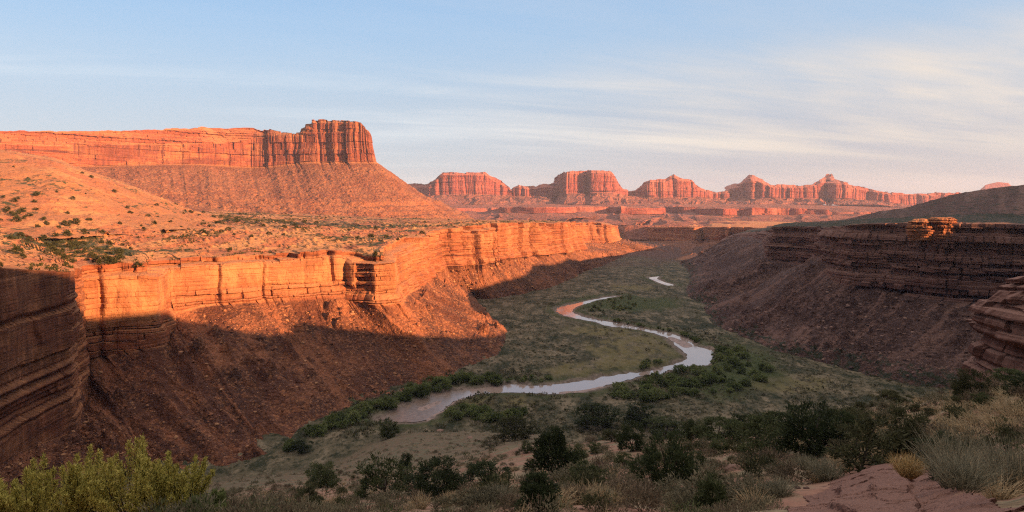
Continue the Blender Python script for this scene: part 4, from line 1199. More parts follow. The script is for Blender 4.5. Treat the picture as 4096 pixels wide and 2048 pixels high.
# ------------------------------------------------------------------ plants
def leaf_mat(name, a, b_, c_, rough=0.75, ow=0.25):
    m, N = new_mat(name)
    r = N.n('ShaderNodeNewGeometry').outputs['Random Per Island']
    oi = N.n('ShaderNodeObjectInfo').outputs['Random']
    t = N.m('ADD', N.m('MULTIPLY', r, 1 - ow), N.m('MULTIPLY', oi, ow))
    col = N.ramp(t, [(0.08, a), (0.5, b_), (0.95, c_)])
    b = N.n('ShaderNodeBsdfPrincipled', None, Base_Color=col, Roughness=rough)
    b.inputs['Specular IOR Level'].default_value = 0.2
    tr_ = N.n('ShaderNodeBsdfTranslucent', None, Color=col)
    mx = N.n('ShaderNodeMixShader', None, i0=0.38, i1=b, i2=tr_)
    N.n('ShaderNodeOutputMaterial', None, Surface=mx)
    return m


M_BARK, N = new_mat('grey_bark')
finish(N, (0.055, 0.040, 0.030), 0.9)
M_JUN = leaf_mat('juniper_leaf', (0.016, 0.022, 0.010), (0.036, 0.046, 0.018), (0.075, 0.086, 0.034))
M_JUNL = leaf_mat('light_juniper_leaf', (0.028, 0.034, 0.013), (0.064, 0.074, 0.028), (0.120, 0.128, 0.052))
M_OLIVE = leaf_mat('olive_leaf', (0.026, 0.026, 0.011), (0.062, 0.060, 0.025), (0.115, 0.106, 0.048))
M_SAGE = leaf_mat('sage_leaf', (0.062, 0.053, 0.031), (0.145, 0.122, 0.072), (0.25, 0.205, 0.125))
M_BRUSH = leaf_mat('brown_brush_leaf', (0.055, 0.039, 0.024), (0.130, 0.093, 0.058), (0.23, 0.165, 0.104))
M_PALE = leaf_mat('pale_stem', (0.10, 0.088, 0.056), (0.22, 0.19, 0.122), (0.38, 0.325, 0.215))
M_STRAW = leaf_mat('straw_blade', (0.20, 0.14, 0.075), (0.36, 0.26, 0.145), (0.52, 0.39, 0.23))
M_GOLD = leaf_mat('golden_blade', (0.20, 0.125, 0.050), (0.42, 0.275, 0.115), (0.60, 0.42, 0.20))
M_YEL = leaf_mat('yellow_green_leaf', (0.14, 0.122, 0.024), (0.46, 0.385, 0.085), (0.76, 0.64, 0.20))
M_WIL = leaf_mat('willow_leaf', (0.048, 0.062, 0.020), (0.112, 0.138, 0.044), (0.230, 0.240, 0.090), ow=0.5)
M_BENCHS = leaf_mat('bench_shrub_leaf', (0.022, 0.024, 0.008), (0.045, 0.046, 0.014), (0.080, 0.074, 0.024))


def unit(v):
    return v / (np.linalg.norm(v, axis=-1, keepdims=True) + 1e-9)


def cards(pos, d, L, Wd, rg, tip=0.45):
    n = len(pos)
    L = np.broadcast_to(L, (n,))[:, None]
    Wd = np.broadcast_to(Wd, (n,))[:, None]
    s_ = unit(np.cross(d, unit(rg.normal(size=(n, 3)))))
    e = pos + d * L
    V = np.stack([pos - s_ * Wd / 2, pos + s_ * Wd / 2, e + s_ * Wd * tip / 2, e - s_ * Wd * tip / 2], 1).reshape(-1, 3)
    Fq = np.arange(4 * n).reshape(n, 4)
    return V, Fq


def blades(base, d, L, Wd, droop, rg):
    """bent two-piece blades"""
    n = len(base)
    L = np.broadcast_to(L, (n,))[:, None]
    Wd = np.broadcast_to(Wd, (n,))[:, None]
    s_ = unit(np.cross(d, unit(rg.normal(size=(n, 3)))))
    m_ = base + d * L * 0.55
    d2 = unit(d + np.array([0, 0, -1.0]) * droop + rg.normal(size=(n, 3)) * 0.12)
    e = m_ + d2 * L * 0.45
    V = np.stack([base - s_ * Wd / 2, base + s_ * Wd / 2, m_ + s_ * Wd * 0.4, m_ - s_ * Wd * 0.4, e + s_ * Wd * 0.1, e - s_ * Wd * 0.1], 1).reshape(-1, 3)
    k = np.arange(n)[:, None] * 6
    Fq = np.concatenate([k + np.array([[0, 1, 2, 3]]), k + np.array([[3, 2, 4, 5]])])
    return V, Fq


def tube(p, r, nseg=6):
    p = np.array(p, float)
    n = len(p)
    a = np.linspace(0, 2 * math.pi, nseg, endpoint=False)
    V = []
    for i in range(n):
        t = unit(p[min(i + 1, n - 1)] - p[max(i - 1, 0)])
        q = unit(np.cross(t, [0.3, 0.9, 0.1]))
        w = np.cross(t, q)
        V.append(p[i] + r[i] * (np.cos(a)[:, None] * q + np.sin(a)[:, None] * w))
    V = np.concatenate(V)
    Fq = []
    for i in range(n - 1):
        for j in range(nseg):
            k = (j + 1) % nseg
            Fq.append((i * nseg + j, i * nseg + k, (i + 1) * nseg + k, (i + 1) * nseg + j))
    return V, np.array(Fq)


def join(parts):
    V, Fc, o = [], [], 0
    for v, f in parts:
        V.append(v)
        Fc.append(f + o)
        o += len(v)
    return np.concatenate(V), np.concatenate(Fc)


def crown_points(h, w, ncl, rg, base=0.12, shape='round'):
    c = []
    while len(c) < ncl:
        p = rg.uniform(-1, 1, 3)
        zt = (p[2] + 1) / 2
        if shape == 'cone':
            rr = 0.98 * (1 - zt) ** 0.65 * min(1, 0.55 + zt * 2.2)
        elif shape == 'flat':
            rr = 0.6 + 0.5 * math.sin(math.pi * min(1, zt * 1.05))
        else:
            rr = math.sqrt(max(0, 1 - (1.15 * zt - 0.42) ** 2 / 0.62))
        r_ = math.hypot(p[0], p[1])
        if r_ < rr and (r_ > rr * 0.35 or zt > 0.6):
            c.append((p[0] * w / 2, p[1] * w / 2, h * (base + (1 - base) * zt * 0.93)))
    return np.array(c)


def woody(h, w, ncl, per, L, Wd, seed, shape='round', stems=3, base=0.12, cr=0.14, up=0.5, bare=0):
    """crown and trunk arrays of a tree or large shrub"""
    rg = np.random.default_rng(seed)
    c = crown_points(h, w, ncl, rg, base, shape)
    # a few lobes stick out, a few are missing
    c[:, :2] *= 1 + 0.22 * rg.normal(size=(ncl, 1)) * 0.6
    n = ncl * per
    ci = np.repeat(np.arange(ncl), per)
    off = unit(rg.normal(size=(n, 3))) * (rg.random((n, 1)) ** 0.5)
    rad = (w * cr * rg.uniform(0.65, 1.35, ncl))[ci][:, None]
    pos = c[ci] + off * rad * np.array([1, 1, 0.85])
    d = unit(off * 0.8 + unit(c[ci] - np.array([0, 0, h * 0.35])) * 0.5 + np.array([0, 0, up]) + rg.normal(size=(n, 3)) * 0.45)
    V, Fq = cards(pos, d, L * rg.uniform(0.6, 1.4, n), Wd * rg.uniform(0.6, 1.4, n), rg)
    V[:, 2] = np.maximum(V[:, 2], 0.0)
    tr = []
    for k in range(stems):
        a = rg.uniform(0, 6.28)
        tip = c[rg.integers(ncl)] * np.array([0.8, 0.8, 0.92])
        b0 = np.array([math.cos(a), math.sin(a), 0]) * h * 0.03 * (stems > 1)
        m1 = b0 * 1.6 + np.array([tip[0] * 0.25, tip[1] * 0.25, tip[2] * 0.4]) + rg.normal(size=3) * h * 0.03
        r0 = h * 0.030 / math.sqrt(max(1, stems * 0.5))
        tr.append(tube([b0 - np.array([0, 0, 0.08 * h]), b0 + np.array([0, 0, h * 0.08]), m1, tip], [r0 * 1.2, r0, r0 * 0.65, r0 * 0.2]))
    for k in range(bare + 4):
        p0 = np.array([0, 0, h * rg.uniform(0.1, 0.3)])
        tip = c[rg.integers(ncl)] * (1.0 if k < 4 else 1.12)
        tr.append(tube([p0, (p0 + tip) / 2 + rg.normal(size=3) * h * 0.04, tip], [h * 0.014, h * 0.010, h * 0.004], 4))
    return (V, Fq), join(tr)


def to_mesh(name, vf, mat):
    o = mesh_np(name, vf[0], vf[1], mat, None, False, None, link=False)
    me = o.data
    bpy.data.objects.remove(o)
    return me


def plant(name, crown_me, trunk_me, loc, scale, rz, label, cat, group=None, crown='crown', trunk='trunk', sx_=1.0):
    r = bpy.data.objects.new(name, None)
    r.empty_display_size = 0.3
    COL.objects.link(r)
    r.location = loc
    r.scale = (scale * sx_, scale * sx_, scale)
    r.rotation_euler = (0, 0, rz)
    props(r, label, cat, group)
    for nm, me in ((crown, crown_me), (trunk, trunk_me)):
        if me is not None:
            c_ = bpy.data.objects.new(nm, me)
            COL.objects.link(c_)
            c_.parent = r
    return r


def single(name, me, loc, scale, rz, label, cat, group=None, sx_=1.0):
    o = bpy.data.objects.new(name, me)
    COL.objects.link(o)
    o.location = loc
    o.scale = (scale * sx_, scale * sx_, scale)
    o.rotation_euler = (0, 0, rz)
    return props(o, label, cat, group)


JUN = []
for k, (sh, ncl, per, bare) in enumerate([('round', 60, 80, 0), ('cone', 56, 80, 0), ('round', 44, 70, 4), ('flat', 60, 80, 1), ('cone', 44, 80, 2)]):
    cr_, tr_ = woody(3.0, 2.9, ncl, per, 0.17, 0.062, 300 + k, sh, 3, 0.06, 0.115, 0.45, bare)
    JUN.append((cr_, to_mesh('trunk', tr_, M_BARK), {}))


def jun(k, mat):
    cr_, tme, cache = JUN[k]
    if mat.name not in cache:
        cache[mat.name] = to_mesh('crown', cr_, mat)
    return cache[mat.name], tme


# u, v of the foot, height px, width px, form, material, kind, label
TREES = [
    (596, 426.5, 21, 34, 3, M_JUN, 'juniper_tree', 'dark rounded juniper standing alone at the brink above the valley'),
    (553, 477, 50, 44, 1, M_JUN, 'juniper_tree', 'tall dark conical juniper at mid slope, largest near the middle'),
    (537, 517, 42, 47, 1, M_JUN, 'juniper_tree', 'dark juniper cut by the bottom edge below the tall conical one'),
    (437, 500, 36, 46, 0, M_JUN, 'juniper_tree', 'broad black-green juniper low on the slope left of centre'),
    (484, 486, 22, 36, 3, M_JUN, 'juniper_tree', 'low spreading juniper just right of the broad black-green one'),
    (385, 497, 36, 45, 2, M_JUNL, 'juniper_tree', 'open juniper with its dark branching trunk showing through'),
    (321, 488, 22, 30, 0, M_JUNL, 'juniper_tree', 'small rounded juniper on the slope toward the left wall'),
    (303, 514, 25, 37, 2, M_OLIVE, 'shrub', 'yellowish green shrub at the bottom edge left of centre'),
    (405, 471, 22, 14, 4, M_JUN, 'juniper_tree', 'narrow little juniper behind the open one'),
    (588, 487, 26, 31, 2, M_JUNL, 'juniper_tree', 'sparse small juniper right of the tall conical one'),
    (514, 440, 21, 32, 3, M_OLIVE, 'shrub', 'pale olive bush by the brink left of the tall juniper'),
    (632, 451, 26, 25, 0, M_JUN, 'juniper_tree', 'dark upright juniper right of the brink juniper'),
    (388, 438, 17, 17, 0, M_JUNL, 'shrub', 'round green bush beside the muddy end of the river'),
    (668, 490, 52, 46, 0, M_JUN, 'juniper_tree', 'black-green bulky juniper in the centre right foreground'),
    (640, 424, 17, 30, 0, M_JUN, 'juniper_tree', 'dark juniper crown peeping over the brink'),
    (692, 441, 26, 20, 4, M_JUN, 'juniper_tree', 'slim dark juniper on the brink above the bulky one'),
    (722, 444, 24, 42, 3, M_JUNL, 'juniper_tree', 'low wide juniper with bare twigs on the brink'),
    (760, 459, 39, 46, 2, M_JUNL, 'juniper_tree', 'loose grey-green juniper left of the biggest dark thicket'),
    (812, 456, 47, 56, 0, M_JUN, 'juniper_tree', 'biggest dark juniper on the right half of the slope'),
    (838, 446, 34, 42, 3, M_JUN, 'juniper_tree', 'dark juniper grown into the right side of the biggest one'),
    (862, 471, 50, 60, 2, M_OLIVE, 'juniper_tree', 'mid green open juniper left of the pale wispy bush'),
    (857, 428, 20, 40, 3, M_OLIVE, 'juniper_tree', 'spreading olive juniper high on the right slope'),
    (905, 462, 48, 46, 0, M_OLIVE, 'juniper_tree', 'olive juniper behind the flat rock slab'),
    (712, 516, 50, 33, 4, M_JUNL, 'juniper_tree', 'narrow green juniper cut by the bottom edge right of centre'),
    (973, 399, 26, 30, 0, M_OLIVE, 'juniper_tree', 'dark olive juniper below the layered ledge'),
    (948, 478, 40, 50, 0, M_JUN, 'juniper_tree', 'shadowy juniper hidden behind the pale wispy bush'),
    (1010, 384, 15, 30, 3, M_JUNL, 'shrub', 'pale green bush at the foot of the layered ledge'),
    (893, 405, 14, 34, 3, M_OLIVE, 'shrub', 'low olive bush on the skyline of the right slope'),
    (1022, 398, 22, 26, 0, M_JUN, 'juniper_tree', 'dark juniper at the right edge under the layered ledge'),
    (745, 437, 20, 30, 0, M_JUN, 'juniper_tree', 'rounded dark juniper between the low wide and loose grey-green ones'),
    (780, 432, 19, 34, 3, M_JUN, 'juniper_tree', 'low dark juniper on the brink just left of the biggest one'),
    (665, 434, 16, 28, 3, M_JUNL, 'juniper_tree', 'small green juniper on the brink left of the slim one'),
    (480, 514, 22, 40, 3, M_SAGE, 'shrub', 'grey sage bush at the bottom edge below the spreading juniper'),
    (575, 462, 15, 22, 0, M_JUNL, 'shrub', 'small green bush touching the tall conical juniper on its right'),
    (300, 452, 10, 22, 3, M_JUN, 'shrub', 'dark low bush at the foot of the left talus'),
]
for i, (u, v, hp, wp, fm, mt, nm, lb) in enumerate(TREES):
    p = on_ground(u, min(v, 511.5))
    if v > 511.5:
        p = on_ground(u, 511.5)
        y2 = p[1] * 0.975
        p = np.array([(u - 512) / F * y2, y2, gz((u - 512) / F * y2, y2)])
    hm = hp * 1.12 * p[1] / F
    wm_ = wp * 1.18 * p[1] / F
    cme, tme = jun(fm, mt)
    plant(nm, cme, tme, tuple(p - np.array([0, 0, 0.05])), hm / 3.0, i * 1.9, lb, 'juniper' if 'tree' in nm else 'shrub', sx_=min(1.9, max(0.6, wm_ / hm * 3.0 / 2.9)))


rg = np.random.default_rng(321)
spots_ = [(t_[0], t_[1], t_[3]) for t_ in TREES]
cnt_ = 0
for _ in range(1500):
    if cnt_ >= 48:
        break
    u = rg.uniform(430, 1020)
    vm = np.interp(u, [430, 540, 700, 800, 860, 900, 1024], [452, 440, 436, 428, 410, 402, 382])
    v = vm + (508 - vm) * rg.random()
    wpx = rg.uniform(11, 24)
    if any(abs(u - a) < 0.45 * (wpx + c_) and abs(v - b_) < 9 for a, b_, c_ in spots_) or sdist(np.array([float(u)]), np.array([float(v)]), np.array([(a, b_) for a, b_ in SLAB], float))[0] < 10:
        continue
    p = on_ground(u, v)
    if p[1] < 14:
        continue
    spots_.append((u, v, wpx))
    k = cnt_ % 3
    cme, tme = jun([0, 3, 2][k], [M_JUNL, M_OLIVE, M_SAGE][k])
    wm_ = wpx * p[1] / F
    tone_ = ['mid green', 'olive green', 'grey-green'][k]
    plant('rounded_shrub', cme, tme, tuple(p - np.array([0, 0, 0.05])), wm_ * 0.72 / 3.0, u, f'small rounded {tone_} shrub standing among the junipers on the near slope', 'shrub', f'rounded {tone_} shrubs on the near slope', sx_=1.4)
    cnt_ += 1


# pale wispy bushes and grass clumps near the slab
def wispy(h, w, n, wd, seed, droop=0.25, spread=0.75):
    rg = np.random.default_rng(seed)
    a = rg.uniform(0, 2 * math.pi, n)
    r = rg.random(n) ** 0.6
    base = np.stack([np.cos(a) * r * w * 0.22, np.sin(a) * r * w * 0.22, np.zeros(n)], 1)
    d = unit(np.stack([np.cos(a) * r * spread, np.sin(a) * r * spread, np.ones(n)], 1) + rg.normal(size=(n, 3)) * 0.13)
    L = h * rg.uniform(0.55, 1.1, n)
    parts = [blades(base, d, L, wd, droop, rg)]
    # side twigs
    m_ = n * 2
    k = rg.integers(0, n, m_)
    t = rg.uniform(0.35, 0.95, m_)[:, None]
    parts.append(blades(base[k] + d[k] * L[k][:, None] * 0.8 * t, unit(d[k] + rg.normal(size=(m_, 3)) * 0.35), h * 0.22 * rg.uniform(0.5, 1.3, m_), wd * 0.8, droop, rg))
    return join(parts)


W_ME = [to_mesh('stems', wispy(1.4, 1.7, 420, 0.016, 330 + k, 0.2, 0.7), M_PALE) for k in range(2)]
RAB = [to_mesh('stems', wispy(0.9, 1.2, 330, 0.018, 340 + k, 0.3, 0.9), M_PALE) for k in range(2)]
GOLD = to_mesh('blades', wispy(0.62, 0.7, 460, 0.010, 350, 0.35, 0.7), M_GOLD)
TUFT = [to_mesh('blades', wispy(0.45, 0.5, 90, 0.014, 360 + k, 0.4, 0.9), M_STRAW) for k in range(3)]


def sage_me(seed, mat, n=1040, L=0.105, Wd=0.036):
    cr_, tr_ = woody(0.8, 1.1, 26, n // 26, L, Wd, seed, 'flat', 4, 0.02, 0.27, 0.7)
    return to_mesh('foliage', cr_, mat)


SAGE = [sage_me(370 + k, m_) for k, m_ in enumerate([M_SAGE, M_SAGE, M_BRUSH, M_OLIVE, M_SAGE])]
for nm, me, u, v, hp, wp, lb, ct in [
    ('wispy_bush', W_ME[0], 958, 488, 64, 70, 'large pale wispy bush with upright stems above the slab', 'bush'),
    ('wispy_bush', W_ME[1], 1012, 496, 62, 62, 'pale wispy bush at the right edge beside the larger one', 'bush'),
    ('grass_clump', GOLD, 908, 499, 24, 36, 'bright golden grass clump growing on the pink slab', 'grass'),
    ('grass_clump', W_ME[0], 962, 514, 36, 70, 'wide straw-coloured clump below the golden grass on the slab', 'grass'),
    ('rabbitbrush', RAB[0], 806, 470, 17, 24, 'pale rabbitbrush standing before the biggest dark juniper', 'bush'),
    ('rabbitbrush', RAB[1], 826, 481, 27, 32, 'larger pale rabbitbrush at the upper edge of the slab', 'bush'),
    ('rabbitbrush', RAB[0], 779, 497, 22, 34, 'grey rabbitbrush left of the slab', 'bush'),
    ('rabbitbrush', RAB[1], 742, 502, 20, 38, 'low grey rabbitbrush right of the narrow bottom juniper', 'bush'),
    ('rabbitbrush', RAB[0], 690, 510, 22, 34, 'grey rabbitbrush below the bulky juniper', 'bush'),
    ('rabbitbrush', RAB[1], 605, 503, 16, 30, 'pale rabbitbrush on red soil near the bottom centre', 'bush'),
    ('rabbitbrush', RAB[1], 500, 505, 24, 30, 'tan rabbitbrush below the spreading juniper', 'bush'),
]:
    p = on_ground(u, min(v, 511.5))
    if v > 511.5:
        y2 = p[1] * 0.97
        p = np.array([(u - 512) / F * y2, y2, gz((u - 512) / F * y2, y2)])
    hm = hp * p[1] / F
    base_h = {id(W_ME[0]): (1.4, 1.9), id(W_ME[1]): (1.4, 1.9), id(GOLD): (0.62, 0.85)}.get(id(me), (0.9, 1.4))
    up_ = 0.45 if me is GOLD else (0.35 if u == 962 else 0.0)
    single(nm, me, (p[0], p[1], p[2] - 0.03 + up_), hm / base_h[0], u * 0.37, lb, ct, sx_=(wp / hp) / (base_h[1] / base_h[0]))


# feathery yellow-green bushes at the lower left
def feathery(h, w, nbr, per, seed):
    rg = np.random.default_rng(seed)
    P_, D_, tr = [], [], []
    for k in range(nbr):
        a = rg.uniform(0, 2 * math.pi)
        r = rg.random() ** 0.5
        tip = np.array([math.cos(a) * r * w / 2, math.sin(a) * r * w / 2, h * (1.0 - 0.42 * r * r) * rg.uniform(0.55, 1.0)])
        b0 = np.array([math.cos(a) * r * w * 0.08, math.sin(a) * r * w * 0.08, -0.05])
        mid = (b0 + tip) / 2 + np.array([math.cos(a), math.sin(a), 0]) * w * 0.06
        tr.append(tube([b0, mid, tip], [0.016, 0.010, 0.003], 4))
        n = per
        t = rg.random(n) ** 0.75
        t = 0.25 + 0.78 * t
        ax = (1 - t)[:, None] ** 2 * b0 + 2 * (t * (1 - t))[:, None] * mid + (t ** 2)[:, None] * tip
        sp_ = (0.066 * (1.10 - t) + 0.010)[:, None] * rg.normal(size=(n, 3)) * np.array([1, 1, 0.9])
        P_.append(ax + sp_)
        D_.append(unit(unit(sp_) * 0.5 + np.array([0, 0, 1.0]) + rg.normal(size=(n, 3)) * 0.5))
    P_ = np.concatenate(P_)
    D_ = np.concatenate(D_)
    n = len(P_)
    return cards(P_, D_, 0.048 * rg.uniform(0.6, 1.4, n), 0.017 * rg.uniform(0.7, 1.3, n), rg, 0.3), join(tr)


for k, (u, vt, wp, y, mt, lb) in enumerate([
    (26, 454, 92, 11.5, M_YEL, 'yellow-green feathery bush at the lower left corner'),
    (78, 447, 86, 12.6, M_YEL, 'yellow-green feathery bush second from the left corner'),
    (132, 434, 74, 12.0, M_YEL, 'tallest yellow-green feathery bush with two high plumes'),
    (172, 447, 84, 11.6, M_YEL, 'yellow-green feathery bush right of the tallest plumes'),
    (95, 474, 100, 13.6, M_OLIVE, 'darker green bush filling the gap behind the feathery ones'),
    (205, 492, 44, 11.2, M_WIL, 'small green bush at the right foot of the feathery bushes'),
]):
    x = (u - 512) / F * y
    z = gz(x, y)
    ht = CAMZ + (HV - vt) / F * y - z
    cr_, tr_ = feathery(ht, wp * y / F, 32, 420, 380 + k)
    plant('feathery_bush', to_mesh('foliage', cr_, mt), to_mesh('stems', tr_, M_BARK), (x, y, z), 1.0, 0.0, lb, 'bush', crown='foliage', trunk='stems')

# small sagebrush and grass on the near slope
rg = np.random.default_rng(500)
placed = []
ns_, ng_ = 0, 0
tries = 0
while ns_ < 280 and tries < 6000:
    tries += 1
    u = rg.uniform(215, 1030)
    vmin = np.interp(u, [215, 300, 420, 540, 700, 800, 860, 900, 1024], [496, 478, 446, 434, 434, 426, 407, 397, 378])
    v = vmin + (515 - vmin) * rg.random() ** 1.1
    if sdist(np.array([u]), np.array([v]), np.array([(a, b_) for a, b_ in SLAB]))[0] < 4:
        continue
    p = on_ground(u, min(v, 511.5))
    if p[1] < 13:
        continue
    hp = rg.uniform(0.35, 0.95)
    px = hp / p[1] * F
    if any(abs(u - a) < 0.6 * (px + c_) and abs(v - b_) < 0.25 * (px + c_) for a, b_, c_ in placed):
        continue
    placed.append((u, v, px))
    k = rg.integers(0, 5)
    side = 'on the right side of the near slope' if u > 720 else ('on the middle of the near slope' if u > 480 else 'on the left side of the near slope')
    kind_ = ['grey-green', 'grey-green', 'brown', 'olive', 'grey-green'][k]
    single('brown_brush' if k == 2 else 'sagebrush', SAGE[k], (p[0], p[1], p[2] - 0.04), hp / 0.8, rg.uniform(0, 6.3), f'small low {kind_} brush {side}', 'brush', f'{kind_} brush {side}', sx_=rg.uniform(0.9, 1.5))
    ns_ += 1
for i in range(150):
    u = rg.uniform(230, 1030)
    vmin = np.interp(u, [215, 300, 420, 540, 700, 800, 860, 900, 1024], [498, 485, 465, 450, 440, 432, 414, 402, 384])
    v = vmin + (512 - vmin) * rg.random()
    if sdist(np.array([u]), np.array([v]), np.array([(a, b_) for a, b_ in SLAB]))[0] < 3:
        continue
    p = on_ground(u, min(v, 511.5))
    side = 'on the right half of the near slope' if u > 640 else 'on the left half of the near slope'
    single('grass_tuft', TUFT[i % 3], (p[0], p[1], p[2] - 0.02), rg.uniform(0.8, 1.8), rg.uniform(0, 6.3), f'dry straw grass tuft {side}', 'grass', f'dry grass tufts {side}')


def scatter(protos, pts, scales, rg, name, label, mat, cat):
    """many small copies in one uncountable mass"""
    Vs, Fs, o_ = [], [], 0
    for p, s_ in zip(pts, scales):
        V, Fq = protos[rg.integers(len(protos))]
        a = rg.uniform(0, 6.283)
        ca, sa = math.cos(a), math.sin(a)
        R = np.array([[ca, -sa, 0], [sa, ca, 0], [0, 0, 1.0]])
        Vs.append((V * s_) @ R.T + p)
        Fs.append(Fq + o_)
        o_ += len(V)
    o = mesh_np(name, np.concatenate(Vs), np.concatenate(Fs), mat)
    return props(o, label, cat, None, 'stuff')


def low_bush(seed, n, h, w, L, Wd):
    rg_ = np.random.default_rng(seed)
    q = unit(rg_.normal(size=(n, 3)))
    q[:, 2] = np.abs(q[:, 2])
    pos = q * np.array([w / 2, w / 2, h * 0.85]) * (rg_.random((n, 1)) ** 0.35)
    return cards(pos, unit(q + np.array([0, 0, 0.6]) + rg_.normal(size=(n, 3)) * 0.5), L * rg_.uniform(0.6, 1.4, n), Wd * rg_.uniform(0.7, 1.3, n), rg_)


for i in range(120):
    u = rg.uniform(840, 1030)
    vmin = np.interp(u, [840, 900, 1024], [428, 404, 385])
    v = vmin + (470 - vmin) * rg.random()
    if sdist(np.array([u]), np.array([v]), np.array([(a, b_) for a, b_ in SLAB], float))[0] < 3:
        continue
    p = on_ground(u, v)
    if p[1] < 24:
        continue
    single('grass_tuft', TUFT[i % 3], (p[0], p[1], p[2] - 0.02), rg.uniform(0.9, 1.7), rg.uniform(0, 6.3), 'dry straw grass tuft on the right half of the near slope', 'grass', 'dry grass tufts on the right half of the near slope', sx_=1.5)
# brush cover of the near slope and of the flat, too many to count
na = 9000
ua = rg.uniform(150, 1040, na)
Ya = np.where(rg.random(na) < 0.62, np.exp(rg.uniform(math.log(10), math.log(70), na)), rg.uniform(60, 345, na))
xa = (ua - 512) / F * Ya
zz, hl_ = ground_z(xa, Ya)
keep = (fbm(xa / 9, Ya / 9, 3, 501) + rg.normal(size=na) * 0.2 > 0.20 - 0.22 * sstep(Ya, 70, 120)) & (hl_ > 0.15) & (sdist(xa, Ya, sp) > 0.5)
P3 = np.column_stack([xa, Ya, zz - 0.03])
sc2 = rg.uniform(0.45, 1.15, na) * (0.75 + 0.25 * sstep(Ya, 15, 30) + 0.7 * sstep(Ya, 60, 160))
far_ = Ya > 48
lb_n = [low_bush(510 + k, 150, 0.5, 0.9, 0.085, 0.026) for k in range(4)]
lb_f = [low_bush(515 + k, 40, 0.5, 0.9, 0.17, 0.075) for k in range(4)]
kk_ = rg.integers(0, 10, na)
for a_, b_, mt, nm, lab in [(0, 4, M_SAGE, 'sage_cover', 'grey-green low brush covering the near slope'), (4, 7, M_BRUSH, 'brush_cover', 'brown dry low brush covering the near slope'), (7, 9, M_STRAW, 'grass_cover', 'thin straw grass covering the near slope'), (9, 10, M_JUNL, 'shrub_cover', 'dark green low shrubs covering the near slope')]:
    s_ = keep & (kk_ >= a_) & (kk_ < b_)
    if nm == 'grass_cover':
        scatter([wispy(0.32, 0.5, 14, 0.012, 520 + k, 0.4, 1.0) for k in range(3)], P3[s_ & ~far_], sc2[s_ & ~far_], rg, nm, lab, mt, 'ground cover')
        scatter(lb_f, P3[s_ & far_], sc2[s_ & far_] * 0.7, rg, nm, 'pale straw grass covering the lower slope above the river', mt, 'ground cover')
    else:
        scatter(lb_n, P3[s_ & ~far_], sc2[s_ & ~far_], rg, nm, lab, mt, 'ground cover')
        scatter(lb_f, P3[s_ & far_], sc2[s_ & far_], rg, nm, lab.replace('near slope', 'lower slope above the river'), mt, 'ground cover')
n = 16000
u = rg.uniform(330, 960, n)
v = 252 + (440 - 252) * rg.random(n) ** 0.8
Y = CAMZ * F / (v - HV)
x = (u - 512) / F * Y
zz, hl_ = ground_z(x, Y)
md = np.minimum(sdist(x, Y, riv), sdist(x, Y, riv2))
inmead = (np.hypot((u - 640) / 55, (v - 352) / 22) < 0.9) | (np.hypot((u - 610) / 75, (v - 371) / 9) < 0.9)
keep = (md > 5) & (hl_ < 0.9) & (fbm(x / 30, Y / 50, 3, 505) + rg.normal(size=n) * 0.25 > np.where(inmead, 0.35, -0.05))
lb2 = [low_bush(530 + k, 18, 0.8, 2.0, 0.55, 0.32) for k in range(4)]
pv = np.column_stack([x, Y, zz - 0.05])
sv = (0.35 + 0.5 * rg.random(n) + 1.1 * rg.random(n) ** 5) * (1 + 1.0 * (1 - sstep(md, 8, 45)))
tone = rg.random(n)
scatter(lb2, pv[keep & (tone < 0.5)], sv[keep & (tone < 0.5)], rg, 'valley_scrub', 'dark olive scrub dotting the shaded valley floor', M_OLIVE, 'ground cover')
scatter(lb2, pv[keep & (tone > 0.5)], sv[keep & (tone > 0.5)] * 0.9, rg, 'valley_brush', 'grey-tan brush dotting the shaded valley floor', M_SAGE, 'ground cover')

# riverside bushes
WIL = []
for k in range(4):
    cr_, tr_ = woody(4.5, 6.0, 26, 42, 0.62, 0.30, 400 + k, ['round', 'flat', 'round', 'flat'][k], 3, 0.02, 0.15, 0.35)
    WIL.append((to_mesh('crown', cr_, M_WIL), to_mesh('trunk', tr_, M_BARK)))


def inside(pts, poly):
    return sdist(pts[:, 0], pts[:, 1], np.array(poly, float)) < 0


